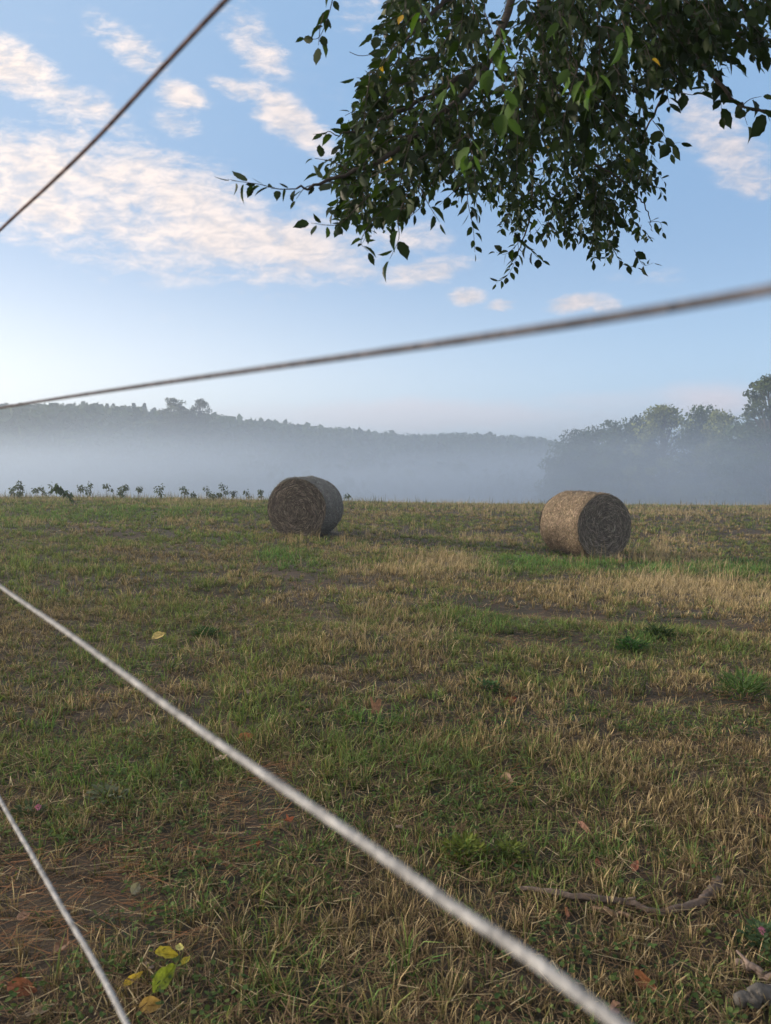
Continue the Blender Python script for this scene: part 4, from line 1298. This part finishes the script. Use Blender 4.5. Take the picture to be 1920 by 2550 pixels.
# twigs with a place of their own at the rim of the crown (preview px, px, depth)
for pts, size, sp_ in [
    ([(640, 408, 2.42), (600, 408, 2.4), (560, 398, 2.38), (500, 390, 2.35)], .056, .016),
    ([(690, 398, 2.45), (660, 405, 2.44), (640, 430, 2.43)], .050, .05),
    ([(760, 372, 2.5), (720, 350, 2.5), (680, 342, 2.5)], .055, .026),
    ([(775, 400, 2.5), (720, 395, 2.5), (690, 378, 2.48)], .055, .026),
    ([(800, 420, 2.6), (770, 450, 2.6), (730, 485, 2.55), (672, 482, 2.5)], .055, .024),
    ([(845, 440, 2.6), (810, 470, 2.6), (780, 520, 2.6), (795, 542, 2.6)], .06, .035),
    ([(880, 420, 2.5), (860, 470, 2.5), (862, 515, 2.5), (842, 560, 2.5)], .075, .045),
    ([(905, 400, 2.7), (925, 440, 2.7), (950, 480, 2.7)], .07, .04),
    ([(1015, 380, 2.9), (1010, 430, 2.9), (1022, 490, 2.9), (1026, 545, 2.9)], .058, .03),
    ([(725, 292, 2.7), (712, 284, 2.7), (700, 288, 2.7)], .06, .03),
    ([(800, 250, 2.75), (770, 240, 2.7), (745, 250, 2.7)], .065, .03),
    ([(830, 180, 2.8), (795, 170, 2.8), (770, 168, 2.8)], .07, .035),
    ([(860, 80, 2.9), (825, 75, 2.9), (800, 85, 2.9)], .075, .035),
    ([(720, -90, 2.5), (722, -30, 2.5), (712, 25, 2.5), (690, 80, 2.5), (662, 82, 2.5)], .062, .034),
    ([(700, 30, 2.5), (692, 60, 2.5), (688, 98, 2.5)], .062, .034),
    ([(1110, 500, 5.1), (1120, 540, 5.1), (1100, 590, 5.05), (1072, 612, 5.0)], .075, .03),
    ([(1130, 520, 5.1), (1160, 555, 5.1), (1172, 562, 5.1)], .075, .035),
    ([(1125, 520, 5.1), (1095, 548, 5.1), (1072, 545, 5.1)], .075, .04),
    ([(1320, 530, 5.1), (1345, 570, 5.1), (1375, 578, 5.1)], .08, .04),
    ([(1370, 540, 5.0), (1390, 572, 5.0), (1412, 568, 5.0)], .08, .04),
    ([(1270, 520, 5.1), (1285, 545, 5.1), (1283, 565, 5.1)], .08, .045),
    ([(1405, 300, 4.4), (1440, 310, 4.4), (1470, 308, 4.4)], .11, .05),
    ([(1410, 260, 4.0), (1440, 300, 4.0), (1450, 330, 4.0)], .10, .05),
    ([(1400, 480, 4.9), (1425, 480, 4.9), (1432, 500, 4.9)], .08, .035),
    ([(1400, 400, 4.8), (1422, 405, 4.8), (1432, 420, 4.8)], .08, .035),
    ([(1440, 190, 3.5), (1500, 205, 3.4), (1530, 180, 3.4)], .08, .04),
    ([(1529, 146, 3.2), (1560, 190, 3.2), (1600, 225, 3.15), (1650, 240, 3.05)], .075, .045),
    ([(1575, 205, 3.15), (1600, 230, 3.1), (1615, 270, 3.1)], .085, .07),
    ([(1600, 232, 3.1), (1620, 215, 3.1), (1645, 208, 3.1)], .085, .07),
    ([(1640, 235, 3.05), (1656, 245, 3.05), (1664, 262, 3.05)], .09, .04),
    ([(1540, 150, 3.2), (1555, 200, 3.2), (1560, 250, 3.2)], .085, .045),
    ([(1500, 130, 3.2), (1545, 110, 3.2), (1600, 150, 3.2)], .08, .035),
    ([(1540, 60, 3.2), (1590, 90, 3.1), (1640, 80, 3.1)], .08, .035),
    ([(1560, 20, 3.2), (1610, 60, 3.1), (1660, 90, 3.1)], .085, .035),
]:
    leafy_twig([A3(*p) for p in pts], size * .97, sp_ * .82)
# bare curved twig at the left
tube(twig_buf, curve([A3(755, 112, 2.7), A3(775, 120, 2.7), A3(800, 118, 2.7), A3(820, 108, 2.75)], 10), .0012, 4, WOOD, cap=False)
# filling twigs through the whole mass
NEARP = 560; cnt = 0
for tries in range(6000):
    u = random.uniform(680, 1750) * K; v = random.uniform(-130, 580) * K
    if not inside(np.array(u), np.array(v), MP):
        continue
    if vnoise(np.array(u / 95.), np.array(v / 95.)) < .30 and random.random() < .75:
        continue
    far = (v > 250 * K and u > 1030 * K) or random.random() < .25
    if far:
        Y = random.uniform(4.3, 5.8)
    else:
        Y = random.uniform(2.5, 3.9)
    scale = F_PX / Y
    Lr = random.uniform(.14, .34)
    outx = (u / K - 1180) / 500
    p0 = np.array([u, v]); dr = np.array([outx * .7 + random.uniform(-.5, .5), random.uniform(.3, 1.2)])
    dr /= np.linalg.norm(dr)
    e = p0 + dr * Lr * scale
    mid = p0 + dr * Lr * .5 * scale + [0, -.03 * scale]
    if not inside(np.array(e[0]), np.array(e[1]), MP):
        e = p0 + (e - p0) * .35; mid = (p0 + e) / 2
        if not inside(np.array(e[0]), np.array(e[1]), MP) and random.random() < .7:
            continue
    dy = random.uniform(-.15, .15)
    leafy_twig([at(p0[0], p0[1], Y), at(mid[0], mid[1], Y + dy * .5), at(e[0], e[1], Y + dy)], 0.051 if not far else .060, .024, tone=random.uniform(.7, 1.2), droop=random.uniform(.1, .7))
    cnt += 1
    if cnt >= 1080:
        break
# the nearest sprays, lit look painted as lighter green, larger in the picture
for (x, y, L2) in [(1075, 100, 90), (1090, 130, 80), (1060, 160, 60), (1105, 210, 110), (1085, 240, 100), (1090, 290, 70), (1010, 330, 70), (1255, 190, 80), (1225, 160, 60), (1280, 190, 60), (905, 40, 70), (1010, 355, 50), (960, 200, 60), (1340, 80, 60), (1200, 60, 60)]:
    Y = random.uniform(2.0, 2.4)
    q0 = A3(x + random.uniform(-10, 10), y - L2 * .6, Y); q1 = A3(x, y, Y)
    leafy_twig([q0, (q0 + q1) / 2 + [0.01, 0, 0], q1], .066, .045, droop=1.0, young=True)
# more crown above and behind the view, unseen and added to shade the foreground
upP = RNG.normal(size=(5200, 3)); upP = norm(upP) * (RNG.random((5200, 1)) ** .4)
upP = upP * [3.6, 3.2, 1.6] + [2.4, 1.4, 6.6]
uu, vv = project(upP)
dep = (upP - CAM) @ FWD
okp = (dep < .3) | (vv < -60)
upP = upP[okp]

LP_, LD_, LN_, LS_, LC_ = (np.array(q) for q in (LP, LD, LN, LS, LC))
n = len(upP)
LP_ = np.concatenate([LP_, upP]); LD_ = np.concatenate([LD_, RNG.normal(size=(n, 3)) + [0, 0, -.6]]); LN_ = np.concatenate([LN_, RNG.normal(0, .5, (n, 3)) + [0, 0, 1]])
LS_ = np.concatenate([LS_, RNG.uniform(.13, .2, n)]); LC_ = np.concatenate([LC_, np.array([[.05, .08, .018]]) * jitter(n)])
d = norm(LD_); s = norm(np.cross(LN_, d)); nn_ = np.cross(d, s)
stalk = .008
V = LP_[:, None] + d[:, None] * stalk + LS_[:, None, None] * (TL_[None, :, 0:1] * d[:, None] + TL_[None, :, 1:2] * s[:, None] * RNG.uniform(.62, 1.2, (len(d), 1, 1)) + TL_[None, :, 2:3] * nn_[:, None] * RNG.uniform(-.6, 1.9, (len(d), 1, 1)))
Tt = TF[None] + (np.arange(len(d)) * 3 * NS)[:, None, None]
colv = np.repeat(LC_[:, None], 3 * NS, 1)
colv[:, :NS] *= 1.25                        # paler midrib
fol = Buf(); fol.add(V.reshape(-1, 3), Tt.reshape(-1, 3), colv.reshape(-1, 3))
TB = np.array([5.4, 4.2, float(ground(5.4, 4.2)) - .1])
tree = empty('overhanging_tree', TB)
tag(tree, 'leafy tree whose drooping branches hang into the sky from the top right', 'tree')
# trunk and main bough, to the right of the frame
tr_ = Buf()
j0 = A3(1230, -260, 3.7)
tube(tr_, curve([TB, TB + [.05, .0, 1.6], TB + [-.15, .05, 3.2], TB + [-.5, 0, 5.0], TB + [-1.0, -.3, 7.0]], 24), np.linspace(.26, .12, 24), 14, (.10, .085, .07), rough=.08)
tr_.build('trunk', M_BARK, tree, offset=TB)
s0 = TB + [-.3, .02, 4.2]
tube(limb_buf, curve([s0, (s0 + j0) / 2 + [0, 0, .35], j0], 16), np.linspace(.08, .022, 16), 9, WOOD)
limb_buf.build('branches', M_BARK, tree, offset=TB)
twig_buf.build('twigs', M_BARK, tree, offset=TB)
fol.build('foliage', M_LEAF, tree, offset=TB)
print('leaves', len(d))

# ------------------------------------------------------------------ mist


def vol_box(name, lo, hi, dens, color, aniso, hetero=False):
    lo, hi = np.array(lo, float), np.array(hi, float)
    c = np.array([[x, y, z] for x in (0, 1) for y in (0, 1) for z in (0, 1)], float)
    V = lo + c * (hi - lo)
    Qd = [[0, 1, 3, 2], [4, 6, 7, 5], [0, 4, 5, 1], [2, 3, 7, 6], [0, 2, 6, 4], [1, 5, 7, 3]]
    m = bpy.data.materials.new(name + '_air'); m.use_nodes = True
    nt = m.node_tree; nt.nodes.clear()
    out = nd(nt, 'ShaderNodeOutputMaterial'); pv = nd(nt, 'ShaderNodeVolumePrincipled')
    pv.inputs['Color'].default_value = (*color, 1); pv.inputs['Density'].default_value = dens; pv.inputs['Anisotropy'].default_value = aniso
    nt.links.new(pv.outputs[0], out.inputs['Volume'])
    if hetero:
        g = nd(nt, 'ShaderNodeNewGeometry'); sp = nd(nt, 'ShaderNodeSeparateXYZ'); nt.links.new(g.outputs['Position'], sp.inputs[0])
        hgt = maprange(nt, sp.outputs[2], -3.0, hi[2] - .5, 1.0, 0.0)
        hgt = mth(nt, 'POWER', hgt, 2.0)
        fr = maprange(nt, sp.outputs[1], lo[1] + 1, lo[1] + 34, 0.0, 1.0)
        nz = noise(nt, g.outputs['Position'], .025, 4, .55, sc=(1, 1, 5))
        f = mth(nt, 'MULTIPLY', mth(nt, 'MULTIPLY', hgt, fr), maprange(nt, nz, .35, .65, .35, 1.6))
        nt.links.new(mth(nt, 'MULTIPLY', f, dens), pv.inputs['Density'])
        m.volume_intersection_method = 'FAST' if hasattr(m, 'volume_intersection_method') else None
    ob = build(name, V, Qd, m)
    tag(ob, kind='stuff')
    return ob


hz = vol_box('haze', (-1700, -900, -9.5), (1700, 900, 34), 0.0015, (.60, .70, .82), .4)
fg = vol_box('valley_fog', (-260, 21.5, -8.5), (260, 250, 12.5), .038, (.50, .60, .73), .4, hetero=True)
